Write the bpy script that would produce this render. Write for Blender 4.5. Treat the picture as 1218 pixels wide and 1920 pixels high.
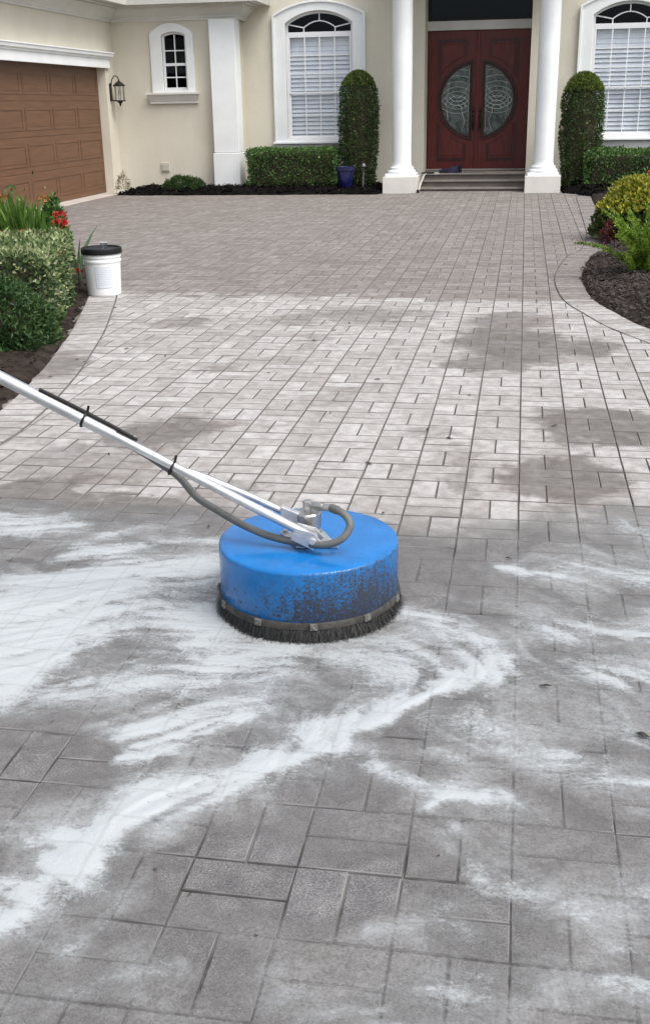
import bpy, bmesh, math, random
import numpy as np
from mathutils import Vector, Matrix
from mathutils.geometry import tessellate_polygon

for o in list(bpy.data.objects):
    bpy.data.objects.remove(o)
scene = bpy.context.scene
COL = scene.collection
rng = np.random.default_rng(7)
random.seed(7)
PI = math.pi

# ------------------------------------------------------------------ camera
YAW, PITCH, ROLL = math.atan(390/2192.0), math.radians(20.37), math.radians(1.0)
FW = Vector((-math.sin(YAW)*math.cos(PITCH), math.cos(YAW)*math.cos(PITCH), -math.sin(PITCH)))
R0 = Vector((math.cos(YAW), math.sin(YAW), 0)); U0 = R0.cross(FW)
RT = R0*math.cos(ROLL)-U0*math.sin(ROLL); UP = U0*math.cos(ROLL)+R0*math.sin(ROLL)
cd = bpy.data.cameras.new('camera'); cam = bpy.data.objects.new('camera', cd); COL.objects.link(cam)
cd.sensor_fit = 'VERTICAL'; cd.sensor_height = 24; cd.sensor_width = 24
cd.lens = 24*2055/1920.0; cd.clip_end = 600; cd.clip_start = 0.05
cam.matrix_world = Matrix(((RT.x, UP.x, -FW.x, 0), (RT.y, UP.y, -FW.y, 0), (RT.z, UP.z, -FW.z, 1.6), (0, 0, 0, 1)))
scene.camera = cam

# ------------------------------------------------------------------ sky, sun, exposure (overcast day)
SUN_EL, SUN_AZ = math.radians(58), math.radians(119)     # azimuth from +Y clockwise: high on the right, a little behind the camera
w = bpy.data.worlds.new('World'); scene.world = w; w.use_nodes = True
nt = w.node_tree; nt.nodes.clear()
wo = nt.nodes.new('ShaderNodeOutputWorld'); bg = nt.nodes.new('ShaderNodeBackground')
sky = nt.nodes.new('ShaderNodeTexSky'); sky.sky_type = 'NISHITA'; sky.sun_disc = False
sky.sun_elevation = SUN_EL; sky.sun_rotation = SUN_AZ; sky.air_density = 1.0; sky.dust_density = 4.0; sky.ozone_density = 1.0
hs = nt.nodes.new('ShaderNodeHueSaturation'); hs.inputs['Saturation'].default_value = 0.42
nt.links.new(sky.outputs[0], hs.inputs['Color']); nt.links.new(hs.outputs[0], bg.inputs['Color'])
nt.links.new(bg.outputs[0], wo.inputs['Surface']); bg.inputs['Strength'].default_value = 0.15
sd = bpy.data.lights.new('sun', 'SUN'); sd.energy = 1.3; sd.angle = math.radians(36); sd.color = (1, 0.975, 0.94)
sun = bpy.data.objects.new('sun', sd); COL.objects.link(sun)
sdir = Vector((math.sin(SUN_AZ)*math.cos(SUN_EL), math.cos(SUN_AZ)*math.cos(SUN_EL), math.sin(SUN_EL)))
sun.rotation_euler = sdir.to_track_quat('Z', 'Y').to_euler()
scene.view_settings.view_transform = 'Standard'; scene.view_settings.look = 'None'
scene.view_settings.exposure = 0.80; scene.view_settings.gamma = 1.0
try: scene.view_settings.use_curve_mapping = False
except Exception: pass

scene.cycles.max_bounces = 5; scene.cycles.diffuse_bounces = 3; scene.cycles.glossy_bounces = 3; scene.cycles.transparent_max_bounces = 8

# ------------------------------------------------------------------ helpers
def link(o, parent=None):
    COL.objects.link(o)
    if parent is not None: o.parent = parent
    return o
def tag(o, label=None, cat=None, group=None, kind=None):
    if label: o['label'] = label
    if cat: o['category'] = cat
    if group: o['group'] = group
    if kind: o['kind'] = kind
    return o
def empty(name, loc=(0, 0, 0), rz=0, parent=None):
    o = bpy.data.objects.new(name, None); o.location = loc; o.rotation_euler = (0, 0, rz); o.empty_display_size = .1
    return link(o, parent)

class MB:
    """collects shapes; build() links them as ONE mesh object"""
    def __init__(s): s.v = []; s.f = []
    def add(s, vs, fs):
        n = len(s.v); s.v += [tuple(p) for p in vs]; s.f += [tuple(i+n for i in f) for f in fs]; return s
    def box(s, x0, x1, y0, y1, z0, z1):
        return s.add([(x0,y0,z0),(x1,y0,z0),(x1,y1,z0),(x0,y1,z0),(x0,y0,z1),(x1,y0,z1),(x1,y1,z1),(x0,y1,z1)],
                     [(0,3,2,1),(4,5,6,7),(0,1,5,4),(1,2,6,5),(2,3,7,6),(3,0,4,7)])
    def prism(s, poly, m, d0, d1):
        """2D polygon (u,w) extruded between depths d0,d1; m(u,w,d)->xyz"""
        n = len(poly); tri = tessellate_polygon([[Vector((p[0], p[1], 0)) for p in poly]])
        vs = [m(p[0], p[1], d0) for p in poly]+[m(p[0], p[1], d1) for p in poly]
        fs = [tuple(t) for t in tri]+[tuple(i+n for i in reversed(t)) for t in tri]
        fs += [(i, (i+1) % n, (i+1) % n+n, i+n) for i in range(n)]
        return s.add(vs, fs)
    def ring(s, outer, inner, m, d0, d1):
        n = len(outer)
        vs = [m(*p, d0) for p in outer]+[m(*p, d0) for p in inner]+[m(*p, d1) for p in outer]+[m(*p, d1) for p in inner]
        fs = []
        for i in range(n):
            j = (i+1) % n
            fs += [(i, j, n+j, n+i), (2*n+j, 2*n+i, 3*n+i, 3*n+j), (i, 2*n+i, 2*n+j, j), (n+i, n+j, 3*n+j, 3*n+i)]
        return s.add(vs, fs)
    def plate(s, outer, holes, m, d0, d1):
        """front sheet with holes at depth d0 and reveals from the holes back to d1"""
        loops = [outer]+holes
        tri = tessellate_polygon([[Vector((p[0], p[1], 0)) for p in l] for l in loops])
        allp = [p for l in loops for p in l]
        s.add([m(*p, d0) for p in allp], [tuple(t) for t in tri])
        for l in holes:
            n = len(l)
            s.add([m(*p, d0) for p in l]+[m(*p, d1) for p in l], [(i, (i+1) % n, (i+1) % n+n, i+n) for i in range(n)])
        return s
    def tube(s, pts, rad, n=10, cap=True):
        pts = [Vector(p) for p in pts]; k = len(pts)
        rad = [rad]*k if not hasattr(rad, '__len__') else rad
        t0 = (pts[1]-pts[0]).normalized(); a = t0.orthogonal().normalized(); vs = []; fs = []
        for i, p in enumerate(pts):
            t = ((pts[min(i+1, k-1)]-pts[max(i-1, 0)])).normalized()
            a = (a-t*a.dot(t)).normalized(); b = t.cross(a)
            for j in range(n):
                q = 2*PI*j/n; vs.append(p+(a*math.cos(q)+b*math.sin(q))*rad[i])
        for i in range(k-1):
            for j in range(n):
                fs.append((i*n+j, i*n+(j+1) % n, (i+1)*n+(j+1) % n, (i+1)*n+j))
        if cap: fs += [tuple(reversed(range(n))), tuple(range((k-1)*n, k*n))]
        return s.add(vs, fs)
    def lathe(s, prof, c=(0, 0, 0), n=32, cap=True):
        vs = []; fs = []; k = len(prof)
        for r, z in prof:
            for j in range(n):
                q = 2*PI*j/n; vs.append((c[0]+r*math.cos(q), c[1]+r*math.sin(q), c[2]+z))
        for i in range(k-1):
            for j in range(n):
                fs.append((i*n+j, i*n+(j+1) % n, (i+1)*n+(j+1) % n, (i+1)*n+j))
        if cap: fs += [tuple(reversed(range(n))), tuple(range((k-1)*n, k*n))]
        return s.add(vs, fs)
    def build(s, name, mat, parent=None, smooth=None, bevel=0, loc=None):
        me = bpy.data.meshes.new(name); me.from_pydata([tuple(v) for v in s.v], [], s.f)
        bm = bmesh.new(); bm.from_mesh(me); bmesh.ops.recalc_face_normals(bm, faces=bm.faces); bm.to_mesh(me); bm.free()
        me.materials.append(mat)
        if smooth is not None:
            me.polygons.foreach_set('use_smooth', [True]*len(me.polygons)); me.set_sharp_from_angle(angle=math.radians(smooth))
        me.update()
        o = link(bpy.data.objects.new(name, me), parent)
        if loc: o.location = loc
        if bevel:
            b = o.modifiers.new('bevel', 'BEVEL'); b.width = bevel; b.segments = 2; b.limit_method = 'ANGLE'
        return o

def raw(name, verts, faces, mat, parent=None, smooth=False):
    me = bpy.data.meshes.new(name)
    verts = np.asarray(verts, dtype=np.float32); faces = np.asarray(faces, dtype=np.int32)
    k = faces.shape[1]
    me.vertices.add(len(verts)); me.vertices.foreach_set('co', verts.ravel())
    me.loops.add(faces.size); me.loops.foreach_set('vertex_index', faces.ravel())
    me.polygons.add(len(faces)); me.polygons.foreach_set('loop_start', np.arange(0, faces.size, k, dtype=np.int32))
    me.update(calc_edges=True); me.validate()
    if smooth: me.polygons.foreach_set('use_smooth', [True]*len(me.polygons))
    me.materials.append(mat)
    return link(bpy.data.objects.new(name, me), parent)

XZ = lambda u, w_, d: (u, d, w_)      # wall facing -Y : depth along +Y
YZ = lambda u, w_, d: (d, u, w_)      # wall facing +X : depth along X

# numpy noise
def vnoise(x, y, seed=0):
    xi = np.floor(x).astype(np.int64); yi = np.floor(y).astype(np.int64); fx = x-xi; fy = y-yi
    fx = fx*fx*(3-2*fx); fy = fy*fy*(3-2*fy)
    def h(a, b):
        n = (a*374761393+b*668265263+seed*974634777) & 0x7fffffff
        n = ((n ^ (n >> 13))*1274126177) & 0x7fffffff
        n = n ^ (n >> 16)
        return (n & 0xffff)/65535.0
    return (h(xi, yi)*(1-fx)+h(xi+1, yi)*fx)*(1-fy)+(h(xi, yi+1)*(1-fx)+h(xi+1, yi+1)*fx)*fy
def fbm(x, y, seed=0, o=4):
    s = 0; a = .5; t = 0
    for i in range(o):
        s = s+a*vnoise(x*2**i, y*2**i, seed+i*17); t += a; a *= .5
    return s/t

# ------------------------------------------------------------------ materials
class NT:
    def __init__(s, name):
        s.m = bpy.data.materials.new(name); s.m.use_nodes = True; s.t = s.m.node_tree; s.t.nodes.clear()
        s.out = s.n('OutputMaterial'); s.p = s.n('BsdfPrincipled'); s.l(s.p.outputs[0], s.out.inputs['Surface'])
    def n(s, typ, **kw):
        x = s.t.nodes.new('ShaderNode'+typ)
        for k, v in kw.items(): setattr(x, k, v)
        return x
    def l(s, a, b): s.t.links.new(a, b)
    def setv(s, sock, v):
        if hasattr(v, 'is_linked') or hasattr(v, 'links'): s.l(v, sock)
        else: sock.default_value = v
    def math(s, op, a, b=0.0, c=None, clamp=False):
        x = s.n('Math', operation=op, use_clamp=clamp); s.setv(x.inputs[0], a); s.setv(x.inputs[1], b)
        if c is not None: s.setv(x.inputs[2], c)
        return x.outputs[0]
    def vmath(s, op, a, b):
        x = s.n('VectorMath', operation=op); s.setv(x.inputs[0], a); s.setv(x.inputs[1], b)
        return x.outputs[1] if op in ('LENGTH', 'DISTANCE') else x.outputs[0]
    def noise(s, vec, scale, detail=4, rough=.55, dist=0, col=False):
        x = s.n('TexNoise'); s.l(vec, x.inputs['Vector']); x.inputs['Scale'].default_value = scale
        x.inputs['Detail'].default_value = detail; x.inputs['Roughness'].default_value = rough; x.inputs['Distortion'].default_value = dist
        return x.outputs[1 if col else 0]
    def smooth(s, v, a, b):
        x = s.n('MapRange', interpolation_type='SMOOTHSTEP'); s.setv(x.inputs[0], v)
        s.setv(x.inputs[1], a); s.setv(x.inputs[2], b); x.inputs[3].default_value = 0; x.inputs[4].default_value = 1
        return x.outputs[0]
    def mix(s, f, a, b, blend='MIX'):
        x = s.n('Mix', data_type='RGBA', blend_type=blend)
        s.setv(x.inputs[0], f)
        for i, v in ((6, a), (7, b)):
            s.setv(x.inputs[i], (*v, 1) if isinstance(v, tuple) and len(v) == 3 else v)
        return x.outputs[2]
    def pos(s): return s.n('NewGeometry').outputs['Position']
    def bump(s, h, strength, dist):
        b = s.n('Bump'); b.inputs['Strength'].default_value = strength; b.inputs['Distance'].default_value = dist; s.l(h, b.inputs['Height'])
        s.l(b.outputs[0], s.p.inputs['Normal']); return b
    def set(s, **kw):
        for k, v in kw.items():
            s.setv(s.p.inputs[k.replace('_', ' ')], (*v, 1) if isinstance(v, tuple) and len(v) == 3 else v)

def M(name, base, rough=.6, var=.12, vs=3.0, bump=0, bs=80, bd=.003, metal=0, spec=.4, fine=.0, stretch=None, coat=0):
    k = NT(name); p = k.pos()
    if stretch: p = k.vmath('MULTIPLY', p, stretch)
    n1 = k.noise(p, vs, 5, .6)
    lo = tuple(c*(1-var) for c in base); hi = tuple(min(1, c*(1+var)) for c in base)
    c = k.mix(k.smooth(n1, .3, .7), lo, hi)
    if fine:
        n2 = k.noise(p, vs*25, 3); c = k.mix(k.math('MULTIPLY', k.smooth(n2, .35, .75), fine), c, tuple(x*.45 for x in base))
    k.set(Base_Color=c, Roughness=rough, Metallic=metal, Specular_IOR_Level=spec)
    if coat: k.set(Coat_Weight=coat)
    if bump: k.bump(k.noise(p, bs, 5, .6), bump, bd)
    return k.m

def leafmat(name, cols, rough=.5, trans=.25):
    """cols: list of (pos, rgb) picked per leaf"""
    k = NT(name); g = k.n('NewGeometry'); oi = k.n('ObjectInfo')
    r = k.math('FRACT', k.math('ADD', g.outputs['Random Per Island'], oi.outputs['Random']))
    ramp = k.n('ValToRGB'); e = ramp.color_ramp.elements
    e[0].position, e[0].color = cols[0][0], (*cols[0][1], 1); e[1].position, e[1].color = cols[-1][0], (*cols[-1][1], 1)
    for ps, c in cols[1:-1]:
        q = e.new(ps); q.color = (*c, 1)
    k.l(r, ramp.inputs[0])
    n = k.noise(g.outputs['Position'], 9, 3)
    c = k.mix(k.smooth(n, .3, .75), ramp.outputs[0], k.mix(.6, ramp.outputs[0], (.4, .4, .4), 'MULTIPLY'))
    k.set(Base_Color=c, Roughness=rough, Specular_IOR_Level=.35)
    tr = k.n('BsdfTranslucent'); k.l(c, tr.inputs[0]); ms = k.n('MixShader'); ms.inputs[0].default_value = trans
    k.l(k.p.outputs[0], ms.inputs[1]); k.l(tr.outputs[0], ms.inputs[2]); k.l(ms.outputs[0], k.out.inputs['Surface'])
    return k.m

# beige stucco with fine relief
k = NT('stucco'); p = k.pos(); n = k.noise(p, 1.3, 4); nf = k.noise(p, 38, 6, .7)
c = k.mix(k.smooth(k.math('ADD', k.math('MULTIPLY', n, .7), k.math('MULTIPLY', k.noise(k.vmath('MULTIPLY', p, (3, 3, .5)), 2.5, 5, .65), .3)), .32, .68), (.62, .582, .485), (.68, .64, .54))
c = k.mix(k.math('MULTIPLY', k.smooth(nf, .45, .7), .12), c, (.42, .37, .29))
k.set(Base_Color=c, Roughness=.9, Specular_IOR_Level=.2); k.bump(k.noise(k.vmath('MULTIPLY', p, (1, 1, 2.2)), 16, 5, .6), .34, .006)
STUCCO = k.m
WHITE = M('white_paint', (.78, .80, .80), .55, .04, 2, .15, 60, .003)
WHITE2 = M('window_frame_paint', (.80, .81, .83), .4, .02, 2)
CORN = M('cornice_paint', (.66, .65, .61), .6, .05, 2, .12, 40, .003)
CREAM = M('plinth_paint', (.66, .64, .585), .65, .05, 3, .2, 50, .003)
BLIND = M('blind_slat', (.74, .78, .82), .5, .02, 3)
DARK = M('dark_interior', (.025, .025, .03), .9, .1, 2)
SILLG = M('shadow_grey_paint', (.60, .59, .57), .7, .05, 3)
GARAGE = M('brown_wood_door', (.138, .070, .039), .5, .14, 3, .08, 30, .001, stretch=(1, .5, 7))
MAHOG = M('mahogany', (.105, .017, .014), .36, .25, 4, .05, 30, .001, spec=.3, stretch=(6, 6, .7), coat=.08)
MAHOGD = M('mahogany_moulding', (.035, .006, .006), .35, .3, 4, .05, 30, .001, stretch=(6, 6, .7))
IRON = M('black_iron', (.018, .016, .015), .5, .3, 20, .2, 90, .001, metal=.3)
BRONZE = M('dark_bronze', (.03, .02, .02), .4, .3, 12, metal=.6)
STEP = M('step_concrete', (.135, .115, .102), .85, .15, 4, .3, 60, .003)
APRON = M('pale_concrete', (.42, .38, .34), .85, .12, 3, .3, 60, .003)
ALU = M('brushed_aluminium', (.60, .61, .62), .38, .18, 9, .2, 120, .0008, metal=.85, fine=.3)
ALU2 = M('cast_aluminium', (.58, .58, .58), .45, .18, 25, .25, 150, .001, metal=.7, fine=.25)
STEEL = M('swivel_steel', (.45, .44, .42), .35, .15, 25, metal=.9, fine=.2)
RUBBER = M('grey_hose_rubber', (.115, .118, .112), .55, .2, 14, .2, 160, .0008, fine=.2)
BLACKP = M('black_plastic', (.011, .011, .012), .5, .25, 12, spec=.22)
SKIRT = M('dirty_skirt_band', (.045, .042, .038), .7, .5, 30, .4, 120, .002, fine=.4)
BRISTLE = M('black_bristle', (.02, .02, .019), .6, .5, 60)
PLAST = M('white_bucket_plastic', (.82, .83, .83), .38, .03, 5, spec=.5)
MULCH = M('brown_mulch', (.030, .023, .019), .95, .45, 9, .8, 40, .02, spec=.08)
MULCHB = M('black_mulch', (.0085, .007, .007), .95, .4, 9, .8, 40, .02, spec=.04)
k = NT('joint_sand'); p = k.pos(); sx = k.n('SeparateXYZ'); k.l(p, sx.inputs[0])
wetj = k.math('SUBTRACT', 1, k.smooth(k.math('ADD', sx.outputs[1], k.math('MULTIPLY', k.noise(p, 2, 3), 1.0)), 4.2, 4.9))
c = k.mix(k.smooth(k.noise(p, 6, 4), .3, .7), (.122, .112, .104), (.185, .172, .160)); c = k.mix(k.smooth(sx.outputs[1], 9.0, 10.5), c, (.125, .116, .11)); c = k.mix(wetj, c, k.mix(k.smooth(k.noise(p, 5, 4), .35, .65), (.085, .082, .079), (.20, .195, .19)))
k.set(Base_Color=c, Roughness=.9); SAND = k.m
TWIG = M('twig_bark', (.055, .04, .028), .9, .3, 20)
BLUEPOT = M('blue_glazed_pot', (.006, .008, .06), .2, .3, 6, spec=.6, coat=.4)
NAVY = M('navy_cloth', (.010, .011, .032), .8, .3, 12, .3, 90, .003)
GRASSG = M('lawn', (.06, .09, .03), .95, .3, 2, .6, 30, .02)
CREAMP = M('cream_plastic', (.50, .48, .41), .5, .04, 5)
def glass(name, tint, r0=.04, rough=.02, refl=(1, 1, 1)):
    k = NT(name); k.t.nodes.remove(k.p)
    tr = k.n('BsdfTransparent'); tr.inputs[0].default_value = (*tint, 1); gl = k.n('BsdfGlossy'); gl.inputs['Roughness'].default_value = rough; gl.inputs[0].default_value = (*refl, 1)
    lw = k.n('LayerWeight'); lw.inputs[0].default_value = .5; ms = k.n('MixShader')
    k.l(k.math('ADD', r0, k.math('MULTIPLY', k.math('POWER', lw.outputs['Facing'], 5.0), .7)), ms.inputs[0]); k.l(tr.outputs[0], ms.inputs[1]); k.l(gl.outputs[0], ms.inputs[2]); k.l(ms.outputs[0], k.out.inputs['Surface'])
    return k.m
GLASS = glass('window_glass', (.985, .99, 1.0), .025); GLASSD = glass('dark_glass', (.25, .27, .32), .016, .03, (.75, .85, 1))
CLEAR = glass('clear_plastic', (.8, .82, .85), .08, .1)
k = NT('bevelled_door_glass'); p = k.pos()
k.set(Base_Color=k.mix(k.smooth(k.noise(p, 7, 4, .6, 1.0), .35, .65), (.018, .03, .028), (.10, .13, .125)), Roughness=.14, Specular_IOR_Level=.6)
k.bump(k.noise(p, 22, 3), .4, .01); DOORGL = k.m
CAME = M('lead_came', (.42, .45, .43), .4, .2, 20, metal=.4)
# blue paint with splashed dirt, heaviest low on the side that faces the spray
k = NT('blue_paint_dirty'); tc = k.n('TexCoord').outputs['Object']; sx = k.n('SeparateXYZ'); k.l(tc, sx.inputs[0])
n1 = k.noise(tc, 120, 6, .72, .5); n2 = k.noise(tc, 8, 4, .6); n3 = k.noise(tc, 36, 5, .68, .4)
side = k.smooth(k.math('ADD', sx.outputs[0], k.math('MULTIPLY', n2, .22)), -.26, .36); low = k.math('SUBTRACT', 1, k.smooth(sx.outputs[2], .09, .235)); front = k.math('SUBTRACT', 1, k.smooth(sx.outputs[1], -.16, .05))
topm = k.math('SUBTRACT', 1, k.math('MULTIPLY', k.smooth(sx.outputs[2], .236, .240), .72))
amt = k.math('MULTIPLY', k.math('MULTIPLY', side, k.math('ADD', .158, k.math('MULTIPLY', low, .045))), k.math('MULTIPLY', topm, k.math('ADD', .55, k.math('MULTIPLY', front, .45))))
amt = k.math('ADD', amt, k.math('ADD', k.math('MULTIPLY', n2, .14), k.math('MULTIPLY', low, .04)))
n4 = k.noise(k.vmath('MULTIPLY', tc, (1, 1, .16)), 62, 6, .7, .2); n5 = k.noise(tc, 260, 4, .65)
spl = k.math('ADD', k.math('ADD', k.math('MULTIPLY', n1, .72), k.math('MULTIPLY', n4, .28)), amt)
dirt = k.smooth(spl, .68, .80)
dirt2 = k.math('MULTIPLY', k.smooth(k.math('ADD', n3, amt), .60, .90), .42)
blue = k.mix(k.smooth(n2, .3, .7), (.005, .122, .36), (.009, .156, .45))
blue = k.mix(k.math('MULTIPLY', k.smooth(n3, .55, .8), .15), blue, (.05, .16, .36))
c = k.mix(dirt2, blue, (.022, .050, .085)); c = k.mix(k.math('MULTIPLY', dirt, .88), c, k.mix(k.smooth(n5, .35, .65), (.016, .014, .012), (.055, .045, .036)))
scf = k.math('MULTIPLY', k.smooth(k.noise(k.vmath('MULTIPLY', tc, (1, 1, 6)), 30, 5, .7, 1.0), .66, .72), .35); c = k.mix(scf, c, (.20, .27, .36))
k.set(Base_Color=c, Roughness=k.math('ADD', .20, k.math('MULTIPLY', dirt, .55)), Specular_IOR_Level=.42); k.bump(k.math('ADD', k.math('MULTIPLY', dirt, .6), n5), .2, .0012)
BLUE = k.m
STROKES=[
 ([(-2.08, 3.98), (-1.95, 3.99), (-1.77, 4.02)],0.11,1.0),
 ([(-1.9, 3.1), (-1.7, 3.17), (-1.61, 3.31), (-1.44, 3.5), (-1.2, 3.59), (-1.05, 3.63)],0.14,1.0),
 ([(-1.76, 2.74), (-1.55, 2.84), (-1.49, 3.03), (-1.39, 3.26)],0.19,0.95),
 ([(-1.57, 2.54), (-1.46, 2.65), (-1.42, 2.79)],0.1,0.8),
 ([(-1.56, 3.83), (-1.43, 3.97), (-1.26, 3.93)],0.06,0.6),
 ([(-1.63, 3.71), (-1.33, 3.78), (-1.13, 3.83)],0.06,0.75),
 ([(-1.36, 2.9), (-1.19, 3.08), (-0.94, 3.15)],0.15,0.6),
 ([(-1.21, 2.65), (-1.0, 2.78), (-0.83, 2.87)],0.13,0.55),
 ([(-1.04, 2.42), (-0.89, 2.55), (-0.73, 2.66)],0.12,0.6),
 ([(-0.85, 2.94), (-0.54, 2.88), (-0.23, 3.02)],0.12,0.55),
 ([(-0.01, 3.04), (-0.06, 2.86), (-0.2, 2.73), (-0.35, 2.61), (-0.46, 2.47), (-0.6, 2.33), (-0.76, 2.23), (-0.89, 2.16)],0.05,1.0),
 ([(-0.01, 3.04), (-0.06, 2.86), (-0.2, 2.73), (-0.35, 2.61), (-0.46, 2.47), (-0.6, 2.33), (-0.76, 2.23), (-0.89, 2.16)],0.11,0.55),
 ([(-0.89, 2.16), (-0.96, 2.05), (-0.99, 1.95), (-1.0, 1.85), (-1.02, 1.73), (-1.07, 1.63)],0.05,1.0),
 ([(-0.89, 2.16), (-0.96, 2.05), (-0.99, 1.95), (-1.0, 1.85), (-1.02, 1.73)],0.11,0.55),
 ([(-1.03, 2.29), (-0.95, 2.38), (-0.83, 2.47), (-0.66, 2.58)],0.05,0.8),
 ([(-0.36, 3.31), (-0.17, 3.2), (-0.03, 3.05)],0.06,0.8),
 ([(0.03, 3.72), (0.12, 3.71), (0.21, 3.68)],0.035,0.9),
 ([(0.15, 4.36), (0.48, 4.16), (0.72, 4.13)],0.15,0.5),
 ([(0.29, 3.71), (0.51, 3.69), (0.75, 3.72)],0.2,0.58),
 ([(0.1, 3.25), (0.43, 3.26), (0.68, 3.3)],0.19,0.55),
 ([(0.28, 2.96), (0.43, 2.95), (0.63, 2.98)],0.12,0.52),
 ([(0.35, 2.7), (0.4, 2.6)],0.12,0.42),
 ([(-0.05, 2.61), (0.23, 2.57)],0.13,0.36),
 ([(-1.12, 1.95), (-1.05, 1.92), (-0.96, 1.88)],0.045,0.8),
 ([(-1.12, 1.78), (-1.0, 1.78)],0.045,0.7),
 ([(-1.04, 1.63), (-0.98, 1.72)],0.05,0.6),
 ([(-0.26, 2.23), (-0.16, 2.27), (0.0, 2.26)],0.022,0.85),
 ([(-0.37, 2.39), (-0.22, 2.31), (-0.04, 2.32)],0.07,0.45),
 ([(-0.13, 2.13), (-0.08, 2.1), (-0.05, 2.05), (0.05, 1.96), (0.19, 1.88), (0.32, 1.79)],0.03,0.55),
 ([(-1.02, 2.02), (-0.79, 2.12), (-0.64, 2.21)],0.06,0.5),
 ([(-0.9, 1.62), (-0.83, 1.71), (-0.77, 1.9)],0.045,0.45),
 ([(-0.96, 1.47), (-0.81, 1.56), (-0.7, 1.65)],0.07,0.4),
 ([(-0.24, 1.83), (-0.07, 1.86)],0.05,0.4),
 ([(-0.01, 1.69), (0.31, 1.69)],0.1,0.4),
 ([(-0.16, 1.61), (-0.11, 1.6)],0.06,0.35),
 ([(-1.42, 2.26), (-1.29, 2.3), (-1.13, 2.35)],0.09,-0.8),
 ([(-0.39, 2.52), (-0.24, 2.53)],0.035,-0.6),
 ([(-1.81, 3.53), (-1.63, 3.55), (-1.52, 3.65)],0.035,-0.45),
 ([(-1.2, 2.85), (-1.03, 3.02)],0.05,-0.3),
 ([(-0.6, 2.87), (-0.45, 2.82)],0.05,-0.35),
 ([(-0.73, 1.91), (-0.56, 1.97), (-0.25, 1.95)],0.09,-0.5),
 ([(-0.83, 1.69), (-0.59, 1.67)],0.06,-0.3),
]
BLOBS=[
 (-1.79,5.31,0.31,0.40,0.90),
 (-2.02,4.70,0.51,0.43,0.45),
 (-0.02,7.74,0.48,0.76,1.00),
 (-0.15,7.08,0.31,0.25,0.80),
 (0.49,7.64,0.25,0.39,0.90),
 (-0.03,8.59,0.37,0.49,0.70),
 (0.47,5.71,0.39,0.37,1.00),
 (0.25,4.78,0.31,0.41,0.90),
 (-1.19,8.83,0.65,0.38,0.55),
 (-2.64,8.36,0.26,0.22,0.55),
 (-1.88,6.87,0.18,0.15,0.45),
 (-0.45,5.44,0.16,0.17,0.40),
 (-0.21,4.85,0.07,0.47,0.50),
 (-3.02,6.75,0.25,0.53,0.70),
 (-1.42,7.92,0.20,0.16,0.40),
 (-2.08,4.29,0.38,0.27,1.00),
 (-1.56,4.15,0.39,0.22,0.90),
 (-1.23,4.40,0.24,0.24,0.50),
 (-0.29,3.84,0.30,0.21,0.60),
 (-1.71,8.55,0.26,0.32,0.50),
]
SCRAPS= [(-1.35, 8.11), (-1.28, 8.42), (-1.61, 7.83), (-0.83, 6.59), (-0.99, 5.79), (-0.43, 5.52), (-0.31, 5.37), (-0.66, 4.91), (-0.51, 4.24), (-1.43, 7.73), (-2.36, 7.13), (-2.71, 7.33), (0.48, 11.82), (-3.65, 10.2), (-5.75, 17.59), (-1.95, 4.91), (-0.25, 6.26), (0.22, 5.66), (0.01, 3.82), (0.13, 2.87), (0.38, 2.64), (-1.54, 6.7), (-1.19, 4.0), (-1.22, 2.48), (-2.91, 6.45), (-2.93, 6.96), (-2.85, 6.89), (0.32, 10.71), (0.49, 9.32), (-0.53, 1.86), (-0.74, 1.92), (-0.64, 1.85), (-0.47, 1.75), (-0.12, 2.06)]
# ------------------------------------------------------------------ paver material: scrubbed, still dirty and wet areas
MX, MY, PX0, PY0 = .2365, .2265, .043, 1.757
k = NT('concrete_pavers'); g = k.n('NewGeometry'); p = g.outputs['Position']; oi = k.n('ObjectInfo')
rnd = k.math('FRACT', k.math('ADD', g.outputs['Random Per Island'], k.math('MULTIPLY', oi.outputs['Random'], 7.31)))
rnd2 = k.math('FRACT', k.math('MULTIPLY', rnd, 17.77))
warp = k.vmath('MULTIPLY', k.vmath('SUBTRACT', k.noise(p, 2.6, 4, .6, 0, True), (.5, .5, .5)), (.55, .75, 0))
pw = k.vmath('ADD', k.vmath('ADD', p, warp), k.vmath('MULTIPLY', k.vmath('SUBTRACT', k.noise(p, 16, 3, .6, 0, True), (.5, .5, .5)), (.16, .24, 0))); sx = k.n('SeparateXYZ'); k.l(pw, sx.inputs[0])
dirt = None
for bx_, by_, rx_, ry_, s_ in BLOBS:
    v = k.vmath('MULTIPLY', k.vmath('SUBTRACT', pw, (bx_, by_, 0)), (1/rx_, 1/ry_, 0))
    d = k.math('MULTIPLY', k.math('SUBTRACT', 1, k.smooth(k.vmath('LENGTH', v, (0, 0, 0)), .55, 1.15)), s_)
    dirt = d if dirt is None else k.math('MAXIMUM', dirt, d)
yb = k.math('ADD', sx.outputs[1], k.math('MULTIPLY', k.math('SUBTRACT', k.noise(p, .95, 3, .55), .5), 1.5))
damp = dirt
far = k.smooth(k.math('ADD', yb, k.math('MULTIPLY', k.math('SUBTRACT', rnd, .5), .22)), 9.50, 9.78)
mott = k.noise(p, 1.7, 5, .62)
dirt = k.math('MAXIMUM', dirt, k.math('MULTIPLY', far, k.math('ADD', .70, k.math('MULTIPLY', mott, .42))))
dirt = k.math('ADD', dirt, k.math('ADD', k.math('MULTIPLY', k.smooth(k.noise(p, 5, 5, .7), .46, .76), .42), k.math('MULTIPLY', k.smooth(k.noise(p, 1.6, 3, .6), .5, .72), .35)))
dirt = k.math('ADD', dirt, k.math('MULTIPLY', k.math('SUBTRACT', rnd, .5), .24), clamp=True)
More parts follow.
